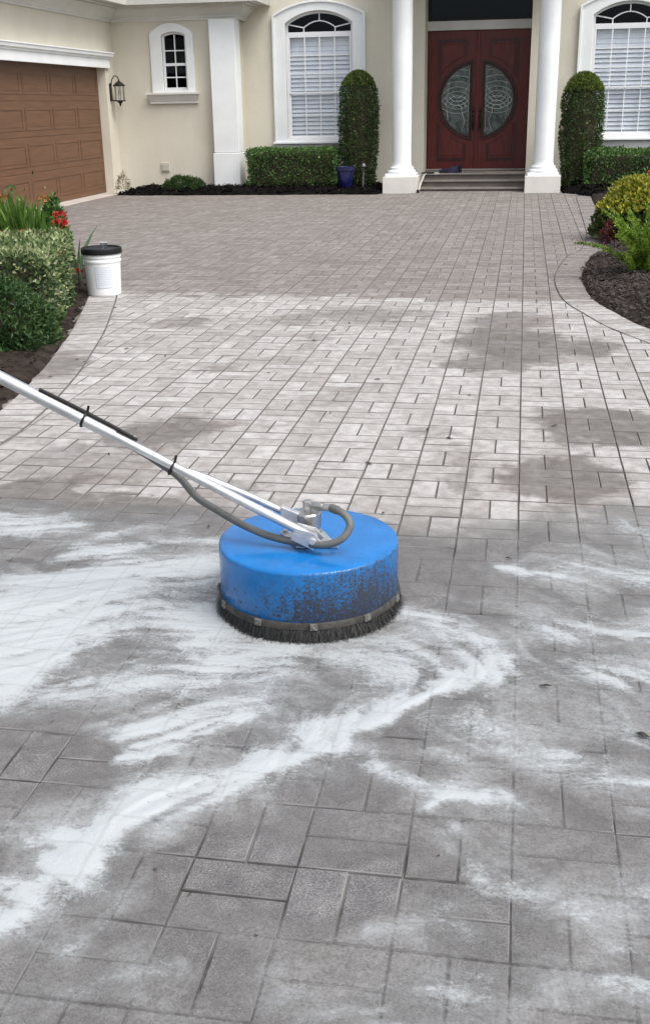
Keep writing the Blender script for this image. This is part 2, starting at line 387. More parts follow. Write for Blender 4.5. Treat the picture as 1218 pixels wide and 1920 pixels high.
fine = k.noise(p, 42, 4, .68); agg = k.noise(p, 330, 2, .6); mid = k.noise(p, 13, 4, .65)
clean = k.mix(k.smooth(mid, .3, .7), (.280, .268, .254), (.415, .404, .392))
dirty = k.mix(k.smooth(mid, .3, .7), (.155, .137, .125), (.236, .213, .197))
c = k.mix(dirt, clean, dirty)
c = k.mix(k.math('MULTIPLY', k.smooth(k.math('ADD', damp, k.math('MULTIPLY', k.math('SUBTRACT', rnd2, .5), .6)), .30, .95), .68), c, k.mix(k.smooth(mid, .3, .7), (.098, .091, .086), (.145, .136, .130)))
tint = k.mix(rnd2, (.83, .815, .80), (1.10, 1.10, 1.11)); c = k.mix(1.0, c, tint, 'MULTIPLY')
wet = k.math('SUBTRACT', 1, k.smooth(sx.outputs[1], 3.95, 4.35))
wetc = k.mix(k.smooth(mid, .3, .75), (.108, .105, .102), (.172, .167, .163)); wetc = k.mix(.6, wetc, tint, 'MULTIPLY')
gr = k.noise(p, 210, 3, .7); wetc = k.mix(k.smooth(gr, .36, .66), k.mix(1.0, wetc, (.62, .61, .60), 'MULTIPLY'), k.mix(1.0, wetc, (1.42, 1.42, 1.42), 'MULTIPLY'))
c = k.mix(wet, c, wetc)
c = k.mix(k.math('MULTIPLY', k.smooth(fine, .5, .72), .30), c, k.mix(1.0, c, (.55, .53, .52), 'MULTIPLY'))
c = k.mix(k.math('MULTIPLY', k.smooth(agg, .56, .70), .38), c, k.mix(1.0, c, (.42, .41, .40), 'MULTIPLY'))
vor = k.n('TexVoronoi'); vor.inputs['Scale'].default_value = 105; k.l(p, vor.inputs['Vector'])
cs = k.n('SeparateColor'); k.l(vor.outputs['Color'], cs.inputs[0])
speck = k.math('MULTIPLY', k.math('GREATER_THAN', cs.outputs[0], .972), k.math('LESS_THAN', vor.outputs['Distance'], .16))
c = k.mix(k.math('MULTIPLY', speck, .5), c, (.55, .55, .54))
k.set(Base_Color=c, Specular_IOR_Level=k.math('ADD', .3, k.math('MULTIPLY', wet, .35)))
k.set(Roughness=k.math('SUBTRACT', .88, k.math('MULTIPLY', wet, k.math('MULTIPLY', .66, k.math('SUBTRACT', 1.25, mid)))))
k.bump(k.math('ADD', k.math('MULTIPLY', agg, .5), k.math('ADD', fine, k.math('MULTIPLY', mid, .8))), .62, .0034)
PAVER = k.m

# ------------------------------------------------------------------ curves of the two planting beds
def smoothcurve(P, step):
    P = [np.array(q, float) for q in P]; out = []
    for i in range(len(P)-1):
        p0 = P[max(i-1, 0)]; p1 = P[i]; p2 = P[i+1]; p3 = P[min(i+2, len(P)-1)]
        for t in np.linspace(0, 1, 24, endpoint=False):
            out.append(.5*(2*p1+(p2-p0)*t+(2*p0-5*p1+4*p2-p3)*t*t+(3*p1-p0-3*p2+p3)*t**3))
    out.append(P[-1]); out = np.array(out)
    s = np.concatenate([[0], np.cumsum(np.hypot(*np.diff(out, axis=0).T))])
    n = int(s[-1]/step); q = np.linspace(0, s[-1], n+1)
    return np.stack([np.interp(q, s, out[:, 0]), np.interp(q, s, out[:, 1])], 1)
LO = smoothcurve([(-3.6,2.4),(-3.1,3.4),(-2.88,4.4),(-2.83,5.1),(-2.87,5.63),(-3.01,6.45),(-3.17,7.14),(-3.36,7.9),(-3.58,8.65),(-3.84,9.5),(-4.15,10.4),(-4.5,11.2),(-4.9,11.9),(-5.5,12.5),(-6.5,12.8),(-8.1,12.9)], .121)
RO = smoothcurve([(3.4,6.0),(2.2,6.7),(1.45,7.45),(.98,8.39),(.78,9.07),(.65,9.65),(.6,10.44),(.62,11.22),(.76,12.38),(.95,13.13),(1.08,14.5),(1.14,17),(1.2,20.75)], .121)
def offset(C, d):
    t = np.gradient(C, axis=0); t /= np.hypot(t[:, 0], t[:, 1])[:, None]
    return C+np.stack([t[:, 1], -t[:, 0]], 1)*d            # d>0 : to the right of the direction of travel
LI = offset(LO, .26); RI = offset(RO, -.26)
def sdist(C, P, side):
    """signed distance of points P (n,2) to polyline C; positive on the driveway side (side=+1: right of travel)"""
    P = np.atleast_2d(P); best = np.full(len(P), 1e9); sg = np.ones(len(P)); idx = np.zeros(len(P), int)
    for i in range(len(C)-1):
        a = C[i]; d = C[i+1]-a; L2 = d@d; t = np.clip(((P-a)@d)/L2, 0, 1); q = a+t[:, None]*d; e = P-q
        dd = np.hypot(e[:, 0], e[:, 1]); cr = d[0]*(P[:, 1]-a[1])-d[1]*(P[:, 0]-a[0])
        m = dd < best; best = np.where(m, dd, best); sg = np.where(m, np.where(cr < 0, 1, -1)*side, sg); idx = np.where(m, i, idx)
    return best*sg, idx

# ------------------------------------------------------------------ ground
gm = MB(); gm.add([(-300,-300,-.06),(300,-300,-.06),(300,300,-.06),(-300,300,-.06)], [(0,1,2,3)])
tag(gm.build('ground', GRASSG), kind='structure')
dm = MB(); dm.add([(-8.4,-6,-.009),(6,-6,-.009),(6,22.3,-.009),(-8.4,22.3,-.009)], [(0,1,2,3)])
driveway = tag(dm.build('driveway', SAND), kind='structure')

def paver_geo(poly, z=0.0, ch=.0026):
    """chamfered block from a convex CCW 2D polygon"""
    P = np.array(poly); n = len(P); cen = P.mean(0); d = P-cen; L = np.maximum(np.abs(d).max(0), 1e-4)
    T = cen+d*(1-ch/L); dz = ch*.8
    v = [(*q, z) for q in T]+[(*q, z-dz) for q in P]+[(*q, -.045) for q in P]
    f = [tuple(range(n))]
    for i in range(n):
        j = (i+1) % n; f += [(n+i, n+j, j, i), (2*n+i, 2*n+j, n+j, n+i)]
    return v, f
def pmesh(name, v, f, tops):
    me = bpy.data.meshes.new(name); me.from_pydata(v, [], f); me.materials.append(PAVER); me.materials.append(SAND)
    mi = np.ones(len(f), np.int32); mi[tops] = 0; me.polygons.foreach_set('material_index', mi); return me
def clip(poly, a, nrm):
    out = []
    for i in range(len(poly)):
        p, q = np.array(poly[i]), np.array(poly[(i+1) % len(poly)]); dp, dq = (p-a)@nrm, (q-a)@nrm
        if dp >= 0: out.append(tuple(p))
        if dp*dq < 0: out.append(tuple(p+(q-p)*dp/(dp-dq)))
    return out
GX, GY, GS = .0050, .0064, .0050
full = []; rest = []
cells = [(kx, ny) for kx in range(-35, 14) for ny in range(-6, 90)]
cc = np.array([(PX0+(a+.5)*MX, PY0+(b+.5)*MY) for a, b in cells])
dL, iL = sdist(LI, cc, 1); dR, iR = sdist(RI, cc, -1)
for q, (kx, ny) in enumerate(cells):
    x, y = cc[q]
    if dL[q] < -.2 or dR[q] < -.2: continue
    if y > 21.35 and not (-1.98 < x < .05): continue
    if y > 22.12 or x < -7.95: continue
    x0, x1, y0, y1 = x-MX/2+GX/2, x+MX/2-GX/2, y-MY/2+GY/2, y+MY/2-GY/2
    if (kx+ny) % 2 == 0: rects = [(x0, x-GS/2, y0, y1), (x+GS/2, x1, y0, y1)]
    else: rects = [(x0, x1, y0, y-GS/2), (x0, x1, y+GS/2, y1)]
    for r in rects:
        poly = [(r[0], r[2]), (r[1], r[2]), (r[1], r[3]), (r[0], r[3])]; cut = False
        for C, dd, ii, side in ((LI, dL, iL, 1), (RI, dR, iR, -1)):
            if dd[q] < .25:
                a = C[ii[q]]; t = C[ii[q]+1]-a; t = t/np.hypot(*t); nr = np.array([t[1], -t[0]])*side
                new = clip(poly, a+nr*.005, nr)
                if new != poly: cut = True
                poly = new
                if len(poly) < 3: break
        if len(poly) < 3: continue
        P = np.array(poly); ar = .5*abs(np.dot(P[:, 0], np.roll(P[:, 1], -1))-np.dot(P[:, 1], np.roll(P[:, 0], -1)))
        if ar < .0008: continue
        if cut: rest.append(poly); continue
        c2 = P.mean(0); v = Vector((c2[0], c2[1], -1.6)); dep = v.dot(FW); px = v.dot(RT)/dep*2055; py = v.dot(UP)/dep*2055
        vis = dep > .3 and abs(px) < 640 and abs(py) < 990
        full.append((1.0/dep**2*(1.6/v.length) if vis else 0, poly, 0 if (kx+ny) % 2 == 0 else 1))
full.sort(key=lambda t: -t[0])
shared = {}
for kind_ in (0, 1):
    w_, h_ = ((MX/2-GX/2-GS/2), (MY-GY)) if kind_ == 0 else ((MX-GX), (MY/2-GY/2-GS/2))
    for var_ in range(3):
        e = rng.uniform(-.0015, .0015, 8)
        v, f = paver_geo([(-w_/2+e[0], -h_/2+e[1]), (w_/2+e[2], -h_/2+e[3]), (w_/2+e[4], h_/2+e[5]), (-w_/2+e[6], h_/2+e[7])])
        shared[kind_, var_] = pmesh('paver', v, f, [0])
for i, (s_, poly, kind_) in enumerate(full[:300]):
    o = bpy.data.objects.new('paver', shared[kind_, random.randrange(3)]); c2 = np.mean(poly, 0)
    o.location = (c2[0], c2[1], rng.uniform(-.0012, .0012)); o.rotation_euler = (rng.normal(0, .004), rng.normal(0, .004), rng.normal(0, .004))
    link(o, driveway)
mb = MB(); tops = []
for poly in [t[1] for t in full[300:]]+rest:
    v, f = paver_geo(poly, rng.uniform(-.0015, .0015)); tops.append(len(mb.f)); mb.add(v, f)
me = pmesh('paver_field', mb.v, mb.f, tops)
tag(link(bpy.data.objects.new('paver_field', me), driveway), kind='stuff')

# soldier course along each bed
for C, I, nm in ((LO, LI, 'paver_border'), (RO, RI, 'paver_border')):
    sb = MB(); q = np.concatenate([C, I[::-1]]); n_ = len(C)
    sb.add([(a[0], a[1], -.012) for a in C]+[(a[0], a[1], -.012) for a in I], [(i, i+1, n_+i+1, n_+i) for i in range(n_-1)])
    st = tag(sb.build(nm, SAND), kind='structure')
    for i in range(n_-1):
        poly = np.array([C[i], C[i+1], I[i+1], I[i]]); ce = poly.mean(0); loc = poly-ce; loc = loc*(1-np.array([.035, .035]))
        t = (C[i+1]-C[i]); t /= np.hypot(*t); loc -= np.outer(loc@t, t)*.03
        if np.cross(loc[1]-loc[0], loc[2]-loc[1]) < 0: loc = loc[::-1]
        v, f = paver_geo(loc, .001, .004); me = pmesh('paver', v, f, [0])
        o = bpy.data.objects.new('paver', me); o.location = (ce[0], ce[1], rng.uniform(-.001, .002)); link(o, st)

# ------------------------------------------------------------------ mulch beds
def bed(name, x0, x1, y0, y1, step, sd, mat, hmax, seed):
    xs = np.arange(x0, x1+step, step); ys = np.arange(y0, y1+step, step); X, Y = np.meshgrid(xs, ys); P = np.stack([X.ravel(), Y.ravel()], 1)
    d = sd(P)                                                     # positive inside the bed
    t = np.clip((d+.05)/.10, 0, 1); t = t*t*(3-2*t); t2 = np.clip((d+.05)/.40, 0, 1)
    Z = -.045+t*.055+t2*(hmax-.01)+(fbm(P[:, 0]*9, P[:, 1]*9, seed, 4)-.5)*.10*t
    keep = (d > -.07).reshape(X.shape); nx = len(xs); f = []
    kc = keep[:-1, :-1] & keep[1:, :-1] & keep[:-1, 1:] & keep[1:, 1:]
    jj, ii = np.nonzero(kc); a = jj*nx+ii
    F = np.stack([a, a+1, a+1+nx, a+nx], 1); u, inv = np.unique(F, return_inverse=True)
    o = raw(name, np.stack([P[u, 0], P[u, 1], Z[u]], 1), inv.reshape(F.shape), mat, smooth=True)
    return tag(o, kind='structure'), P, d, Z
def chips(name, P, d, Z, n, mat, parent, lo=.0, size=(.05, .012), sel=None):
    ok = (d > lo)
    if sel is not None: ok &= sel(P)
    ok = np.nonzero(ok)[0]; pick = rng.choice(ok, n); c = np.stack([P[pick, 0], P[pick, 1], Z[pick]], 1)+rng.normal(0, .012, (n, 3))*[1, 1, .4]
    c[:, 2] += .012; L = rng.uniform(.4, 1.2, n)*size[0]; W = rng.uniform(.5, 1.4, n)*size[1]
    a = rng.uniform(0, 2*PI, n); e = rng.normal(0, .35, n); dx = np.stack([np.cos(a)*np.cos(e), np.sin(a)*np.cos(e), np.sin(e)], 1)
    up = np.stack([rng.normal(0, .4, n), rng.normal(0, .4, n), np.ones(n)], 1); sd_ = np.cross(up, dx); sd_ /= np.linalg.norm(sd_, axis=1)[:, None]; nn = np.cross(dx, sd_)
    V = np.stack([c-dx*L[:, None]/2-sd_*W[:, None]/2, c+dx*L[:, None]/2-sd_*W[:, None]/2, c+dx*L[:, None]/2+sd_*W[:, None]/2, c-dx*L[:, None]/2+sd_*W[:, None]/2, c+nn*.008], 1).reshape(-1, 3)
    b = np.arange(n)[:, None]*5; F = np.concatenate([b+[0, 1, 4], b+[1, 2, 4], b+[2, 3, 4], b+[3, 0, 4]])
    return tag(raw(name, V, F, mat, parent), kind='stuff')
b, P, d, Z = bed('mulch_bed', -8.3, -2.7, 2.6, 12.8, .05, lambda P: -sdist(LO, P, 1)[0], MULCH, .04, 3)
chips('bark_chips', P, d, Z, 5000, MULCH, b, sel=lambda P: P[:, 1] < 10.5)
b, P, d, Z = bed('mulch_bed', .5, 4.2, 6.4, 21.2, .05, lambda P: -sdist(RO, P, -1)[0], MULCH, .09, 5)
chips('bark_chips', P, d, Z, 7000, M('bark_chip', (.045, .035, .030), .95, .5, 25), b, sel=lambda P: (P[:, 1] < 14) & (P[:, 0] < 2.2))
def sdA(P):
    e = 21.30+(fbm(P[:, 0]*2.2, P[:, 0]*0, 11, 3)-.5)*.16
    return np.minimum(np.minimum(P[:, 1]-e, -2.66-P[:, 0]), P[:, 0]+7.86)
b, P, d, Z = bed('mulch_bed', -8.1, -2.6, 21.0, 23.4, .05, sdA, MULCHB, .10, 8)
chips('bark_chips', P, d, Z, 4000, MULCHB, b, size=(.09, .03))
def sdB(P):
    e = 21.62-np.clip(P[:, 0]-.7, 0, 2)*1.6+(fbm(P[:, 0]*2.2, P[:, 0]*0, 13, 3)-.5)*.1
    return np.minimum(P[:, 1]-e, P[:, 0]-.74)
b, P, d, Z = bed('mulch_bed', .7, 4.6, 19.6, 23.4, .05, sdB, MULCHB, .12, 9)
chips('bark_chips', P, d, Z, 3000, MULCHB, b, size=(.09, .03))
am = MB(); am.box(-8.33, -7.93, 12.5, 22.1, -.04, .006)
tag(am.build('garage_apron', APRON, bevel=.004), kind='structure')

# ------------------------------------------------------------------ foam and wash slurry on the wet pavers
k = NT('wash_foam'); g = k.n('NewGeometry'); p = g.outputs['Position']
at = k.n('Attribute', attribute_name='foam_amount'); dens = at.outputs['Fac']
mp = k.n('Mapping'); mp.inputs['Rotation'].default_value = (0, 0, math.radians(-24)); mp.inputs['Scale'].default_value = (.62, 1.35, 1); k.l(p, mp.inputs['Vector'])
wv_ = k.vmath('MULTIPLY', k.vmath('SUBTRACT', k.noise(p, 3.2, 4, .6, 0, True), (.5, .5, .5)), (.35, .35, 0)); q = k.vmath('ADD', mp.outputs[0], wv_)
n1 = k.noise(q, 12, 5, .68, .8); n2 = k.noise(q, 60, 4, .70, .7); n3 = k.noise(q, 4.2, 2, .6, 1.2)
rid = k.math('SUBTRACT', 1, k.math('MULTIPLY', k.math('ABSOLUTE', k.math('SUBTRACT', k.noise(q, 8, 3, .6, .6), .5)), 7.0), clamp=True)
sx = k.n('SeparateXYZ'); k.l(p, sx.inputs[0])
jx = k.math('PINGPONG', k.math('ADD', sx.outputs[0], 20*MX-PX0), MX/2); jm = k.math('SUBTRACT', 1, k.smooth(jx, .004, .013))
jm = k.math('MULTIPLY', jm, k.math('MULTIPLY', k.smooth(dens, .22, .42), k.smooth(n3, .5, .62)))
g2 = k.noise(p, 150, 3, .72); g3 = k.noise(p, 38, 4, .7, .4)
stk = k.n('Attribute', attribute_name='foam_streak').outputs['Fac']
wgt = k.math('MULTIPLY', k.math('ADD', -.10, k.math('ADD', k.math('MULTIPLY', n1, 1.35), k.math('MULTIPLY', stk, .95))), k.math('ADD', .45, k.math('MULTIPLY', n2, 1.05)))
dd = k.math('MULTIPLY', k.math('POWER', dens, 1.15), wgt)
dd = k.math('ADD', dd, k.math('MULTIPLY', k.math('MULTIPLY', rid, k.smooth(dens, .2, .55)), .08))
dd = k.math('ADD', dd, k.math('MULTIPLY', jm, k.math('MULTIPLY', .24, n2)))
dd = k.math('ADD', dd, k.math('MULTIPLY', k.math('SUBTRACT', g2, .5), k.math('MULTIPLY', k.smooth(dens, .05, .3), .24)))
vb = k.n('TexVoronoi'); vb.inputs['Scale'].default_value = 75; k.l(k.vmath('ADD', p, k.vmath('MULTIPLY', k.noise(p, 30, 2, .5, 0, True), (.02, .02, 0))), vb.inputs['Vector'])
vb2 = k.n('TexVoronoi'); vb2.inputs['Scale'].default_value = 210; k.l(p, vb2.inputs['Vector'])
bub = k.math('ADD', k.math('MULTIPLY', k.smooth(vb.outputs['Distance'], .25, .7), .6), k.math('MULTIPLY', k.smooth(vb2.outputs['Distance'], .25, .7), .4))
dd = k.math('SUBTRACT', dd, k.math('MULTIPLY', k.math('SUBTRACT', bub, .35), k.math('MULTIPLY', k.smooth(dens, .15, .5), .13)))
al = k.smooth(dd, .04, .92)
sn = k.noise(p, 3.0, 4, .62, 1.0)
slur = k.math('MULTIPLY', k.smooth(sn, .26, .60), k.smooth(dens, .01, .30))
alpha = k.math('MAXIMUM', k.math('MULTIPLY', al, .90), k.math('MULTIPLY', slur, k.math('ADD', .55, k.math('MULTIPLY', g3, .50))))
cxx = k.math('DIVIDE', k.math('SUBTRACT', sx.outputs[0], PX0-40*MX), MX); cyy = k.math('DIVIDE', k.math('SUBTRACT', sx.outputs[1], PY0-40*MY), MY)
par = k.math('MODULO', k.math('ADD', k.math('FLOOR', cxx), k.math('FLOOR', cyy)), 2.0)
ex = k.math('MULTIPLY', k.math('PINGPONG', cxx, .5), MX); ey = k.math('MULTIPLY', k.math('PINGPONG', cyy, .5), MY)
spx = k.math('ADD', k.math('SUBTRACT', MX/2, ex), k.math('MULTIPLY', par, 9)); spy = k.math('ADD', k.math('SUBTRACT', MY/2, ey), k.math('MULTIPLY', k.math('SUBTRACT', 1, par), 9))
jd = k.math('MINIMUM', k.math('MINIMUM', ex, ey), k.math('MINIMUM', spx, spy))
joint = k.math('SUBTRACT', 1, k.smooth(k.math('ADD', jd, k.math('MULTIPLY', k.math('SUBTRACT', g2, .5), .006)), .002, .0075))
alpha = k.math('MULTIPLY', alpha, k.math('SUBTRACT', 1, k.math('MULTIPLY', joint, k.math('SUBTRACT', .46, k.math('MULTIPLY', k.smooth(dd, .1, .6), .36)))))
grey = k.mix(k.smooth(g2, .34, .68), (.125, .118, .112), (.225, .214, .205)); grey = k.mix(k.math('MULTIPLY', k.smooth(g3, .4, .7), .5), grey, (.20, .193, .186))
c = k.mix(k.smooth(dd, .04, 1.20), grey, (.42, .447, .455))
k.set(Base_Color=c, Specular_IOR_Level=.55, Alpha=alpha)
k.set(Roughness=k.math('SUBTRACT', .46, k.math('MULTIPLY', k.smooth(k.noise(p, 2.1, 3), .40, .60), .30)))
k.bump(k.math('SUBTRACT', k.math('ADD', k.math('MULTIPLY', n1, .4), k.math('ADD', k.math('MULTIPLY', g3, .6), k.math('MULTIPLY', g2, .45))), k.math('MULTIPLY', bub, .5)), .26, .005)
FOAM = k.m
st_ = .006; xs = np.arange(-2.5, 1.35, st_); ys = np.arange(1.2, 4.78, st_); X, Y = np.meshgrid(xs, ys)
wx = X+(fbm(X*3.1, Y*3.1, 21, 4)-.5)*.30+(fbm(X*11, Y*11, 31, 3)-.5)*.08
wy = Y+(fbm(X*3.1+9, Y*3.1, 22, 4)-.5)*.26+(fbm(X*11, Y*11, 32, 3)-.5)*.07
D = np.full(X.shape, .20); Nn = np.zeros(X.shape); FX = np.zeros(X.shape); FY = np.zeros(X.shape)
STROKES += [([(.03, 2.38), (.2, 2.3), (.33, 2.22)], .06, -.3), ([(-.9, 3.3), (-.35, 3.05), (-.1, 2.98)], .10, .5),
            ([(-2.0, 3.25), (-1.75, 3.05), (-1.5, 2.95)], .20, 1.0), ([(-1.5, 3.45), (-1.2, 3.35)], .12, .85), ([(-.1, 2.45), (.15, 2.42), (.45, 2.45)], .12, .50), ([(.0, 2.0), (.2, 1.92), (.4, 1.95)], .11, .46), ([(-.4, 1.6), (0, 1.55), (.35, 1.5)], .10, .38),
            ([(-.7, 1.5), (-.45, 1.42), (-.2, 1.45)], .07, .34), ([(-1.3, 3.0), (-1.0, 2.95), (-.75, 2.9)], .14, .5), ([(-.75, 2.75), (-.5, 2.72), (-.25, 2.85)], .10, .45)]
for pts, wd, de in STROKES:
    if (wd, de) == (.03, .55): wd, de = .045, .36
    if (wd, de) == (.022, .85): wd, de = .028, .58
    best = np.full(X.shape, 9.0); tx = np.zeros(X.shape); ty = np.zeros(X.shape)
    if wd == .05 and de == 1.0: wd = .040
    for i in range(len(pts)-1):
        ax, ay = pts[i]; bx_, by_ = pts[i+1]; dx_, dy_ = bx_-ax, by_-ay; L_ = math.hypot(dx_, dy_)
        t = np.clip(((wx-ax)*dx_+(wy-ay)*dy_)/(dx_*dx_+dy_*dy_), 0, 1); dd_ = np.hypot(wx-ax-t*dx_, wy-ay-t*dy_); m_ = dd_ < best
        best = np.where(m_, dd_, best); tx = np.where(m_, dx_/L_, tx); ty = np.where(m_, dy_/L_, ty)
    if de > 0:
        gs = .70*np.exp(-(best/(wd*1.7))**2*.75)+.30*np.exp(-(best/(wd*.6))**2); de = de+(.05 if .3 < de < .75 else 0)
        D = np.maximum(D, de*gs)+.16*np.minimum(D, de*gs)
        q_ = de*np.exp(-(best/.2)**2); FX += tx*q_; FY += ty*q_
    else: Nn = np.maximum(Nn, -de*np.exp(-(best/wd)**2*.75))
# swirling flow field and streaks smeared along it
psi = fbm(X*2.0, Y*2.0, 71, 3); gy, gx = np.gradient(psi, st_); FX += gy*.28; FY -= gx*.28
nn_ = np.hypot(FX, FY)+1e-4; FX /= nn_; FY /= nn_
N0 = .5*rng.random(X.shape)+.9*vnoise(X*38, Y*38, 81)+.7*vnoise(X*16, Y*16, 82); H_, W_ = X.shape
def samp(A, x, y):
    x = np.clip(x, 0, W_-1.01); y = np.clip(y, 0, H_-1.01); xi = x.astype(int); yi = y.astype(int); fx = x-xi; fy = y-yi
    return (A[yi, xi]*(1-fx)+A[yi, xi+1]*fx)*(1-fy)+(A[yi+1, xi]*(1-fx)+A[yi+1, xi+1]*fx)*fy
JX, JY = np.meshgrid(np.arange(W_, dtype=float), np.arange(H_, dtype=float)); acc = N0.copy()
for sg in (1, -1):
    cxp, cyp = JX.copy(), JY.copy()
    for it in range(13):
        u_, v_ = FX[np.clip(cyp, 0, H_-1).astype(int), np.clip(cxp, 0, W_-1).astype(int)], FY[np.clip(cyp, 0, H_-1).astype(int), np.clip(cxp, 0, W_-1).astype(int)]
        cxp = cxp+sg*u_*1.6; cyp = cyp+sg*v_*1.6; acc += samp(N0, cxp, cyp)
LIC = (acc-acc.mean())/acc.std(); LIC = np.clip(.5+LIC*.22, 0, 1)
edge = np.clip((4.32-wy+np.clip((wx+.1)/.5, 0, 1)*.32)/.45, 0, 1)
D = np.clip(D-Nn*.7, 0.0, 1.15)*edge
D *= .72+.74*fbm(X*2.6, Y*2.6, 41, 4)
D *= np.clip((1.33-X)/.35, 0, 1)*np.clip((X+2.48)/.3, 0, 1)*np.clip((Y-1.2)/.15, 0, 1)
Zf = .0022+.008*np.clip(D-.4, 0, 1)*LIC
keep = D > .01; kc = keep[:-1, :-1] & keep[1:, :-1] & keep[:-1, 1:] & keep[1:, 1:]
jj, ii = np.nonzero(kc); a = jj*len(xs)+ii; F = np.stack([a, a+1, a+1+len(xs), a+len(xs)], 1); u, inv = np.unique(F, return_inverse=True)
foam = raw('wash_foam', np.stack([X.ravel()[u], Y.ravel()[u], Zf.ravel()[u]], 1), inv.reshape(F.shape), FOAM, smooth=True)
at_ = foam.data.attributes.new('foam_amount', 'FLOAT', 'POINT'); at_.data.foreach_set('value', D.ravel()[u].astype(np.float32))
at_ = foam.data.attributes.new('foam_streak', 'FLOAT', 'POINT'); at_.data.foreach_set('value', LIC.ravel()[u].astype(np.float32))
tag(foam, 'white soapy wash foam streaked over the wet pavers around the blue cleaner', 'foam', kind='stuff')
# ------------------------------------------------------------------ house
house = empty('house', (0, 0, 0)); house.location = (0, 0, 0)
tag(house, 'cream stucco house with white trim, two porch columns and a brown garage door', 'house')
W2, WM, XG, XR = 22.6, 23.3, -8.15, -5.66
def arch(x0, x1, z0, zs, zt, n=20):
    xc = (x0+x1)/2; h = (x1-x0)/2; s = zt-zs; r = (h*h+s*s)/(2*s); a = math.asin(h/r)
    return [(x0, z0), (x1, z0)]+[(xc+r*math.sin(q), zt-r+r*math.cos(q)) for q in np.linspace(a, -a, n)]
smallo = arch(-7.12, -6.63, 1.93, 2.935, 2.995)
wino = lambda x0, x1: arch(x0, x1, .945, 3.12, 3.345)
LW, RW = (-4.775, -3.425), (1.19, 2.54)
DX0, DX1, DZ0 = -2.0, .045, .30
mb = MB(); mb.plate([(XG, -.05), (XR+.03, -.05), (XR+.03, 3.6), (XG, 3.6)], [smallo], XZ, W2, W2+.12); mb.build('wall', STUCCO, house)
mb = MB(); mb.plate([(XR, -.05), (5.2, -.05), (5.2, 6), (XR, 6)], [wino(*LW), wino(*RW), [(DX0, 0), (DX1, 0), (DX1, 3.78), (DX0, 3.78)]], XZ, WM, WM+.70)
mb.build('wall', STUCCO, house)
mb = MB(); mb.box(XR-.01, XR, W2, WM, -.05, 3.6); mb.build('wall', STUCCO, house)
mb = MB(); mb.plate([(12.5, -.05), (W2, -.05), (W2, 3.6), (12.5, 3.6)], [[(13.1, 0), (22.1, 0), (22.1, 2.36), (13.1, 2.36)]], YZ, XG, XG-.18); mb.build('wall', STUCCO, house)
mb = MB(); mb.box(-16, XG, 12.4, 12.5, -.05, 3.6); mb.box(-16, 5.2, 32, 32.1, -.05, 6); mb.box(5.2, 5.3, WM, 32, -.05, 6); mb.box(-16.1, -16, 12.5, 32, -.05, 6)
mb.box(XR, XR+.06, WM+.02, 32, 3.6, 6); mb.build('rear_walls', STUCCO, house)
mb = MB(); mb.box(-16, 5.2, WM+.72, WM+.80, -.05, .0); mb.box(-8.14, 5.2, 27, 27.1, 0, 6); mb.build('dark_room_backing', DARK, house)  # added dark backing behind the windows; the rooms' darkness is put into its colour
mb = MB()     # roofs (out of sight above the frame, but they shade the rooms)
mb.add([(-7.6,12,3.62),(-7.6,22.05,3.62),(-5.1,22.05,3.62),(-5.1,32,3.62),(-16,32,3.62),(-16,12,3.62),(-11,15,5.2),(-11,30,5.2)], [(0,1,7,6),(1,2,3,7),(3,4,7),(4,5,6,7),(5,0,6)])
mb.add([(-6.2,22.7,6),(5.8,22.7,6),(5.8,33,6),(-6.2,33,6),(-2,27,8),(2,27,8)], [(0,1,5,4),(1,2,5),(2,3,4,5),(3,0,4),(0,3,2,1)])
mb.build('roof', STEP, house)
# porch roof over the columns
mb = MB(); mb.box(-2.75, .82, 21.70, 22.28, 3.98, 4.6); mb.box(-2.75, -2.2, 22.28, WM, 3.98, 4.6); mb.box(.27, .82, 22.28, WM, 3.98, 4.6); mb.box(-2.75, .82, 21.70, WM, 4.6, 4.75)
mb.build('porch_roof', WHITE, house)

# cornice and gutter swept round the inner corner
prof = [(.005, 3.19), (.03, 3.19), (.03, 3.225), (.05, 3.235), (.06, 3.265), (.10, 3.29), (.16, 3.345), (.205, 3.40), (.235, 3.405), (.235, 3.44), (.30, 3.445), (.30, 3.475), (.50, 3.48), (.50, 3.455), (.54, 3.455), (.56, 3.57), (.57, 3.60), (.57, 3.63), (.005, 3.63)]
path = [(XG, 12.4), (XG, W2), (-5.60, W2), (-5.60, WM+.3)]
vs = []; n_ = len(prof)
for i, q in enumerate(path):
    q = Vector(q); d0 = (Vector(path[i])-Vector(path[i-1])).normalized() if i > 0 else None; d1 = (Vector(path[i+1])-q).normalized() if i < len(path)-1 else None
    nn = [Vector((d.y, -d.x)) for d in (d0, d1) if d is not None]; m = nn[0] if len(nn) == 1 else (nn[0]+nn[1])/(1+nn[0].dot(nn[1]))
    vs += [(q.x+m.x*o, q.y+m.y*o, z) for o, z in prof]
mb = MB(); mb.add(vs, [(i*n_+j, i*n_+j+1, (i+1)*n_+j+1, (i+1)*n_+j) for i in range(3) for j in range(n_-1)])
mb.build('cornice', CORN, house, smooth=25)
# corner pilaster
mb = MB(); mb.box(-6.105, -5.595, 22.40, 22.82, .745, 3.188); pil = mb.build('pilaster', WHITE, house, bevel=.008)
mb = MB(); mb.box(-6.125, -5.585, 22.375, 22.83, -.02, .728); mb.build('pilaster_base', WHITE, pil, bevel=.006)
mb = MB(); mb.box(-6.095, -5.60, 22.41, 22.81, .70, .80); mb.build('shadow_groove', SILLG, pil)

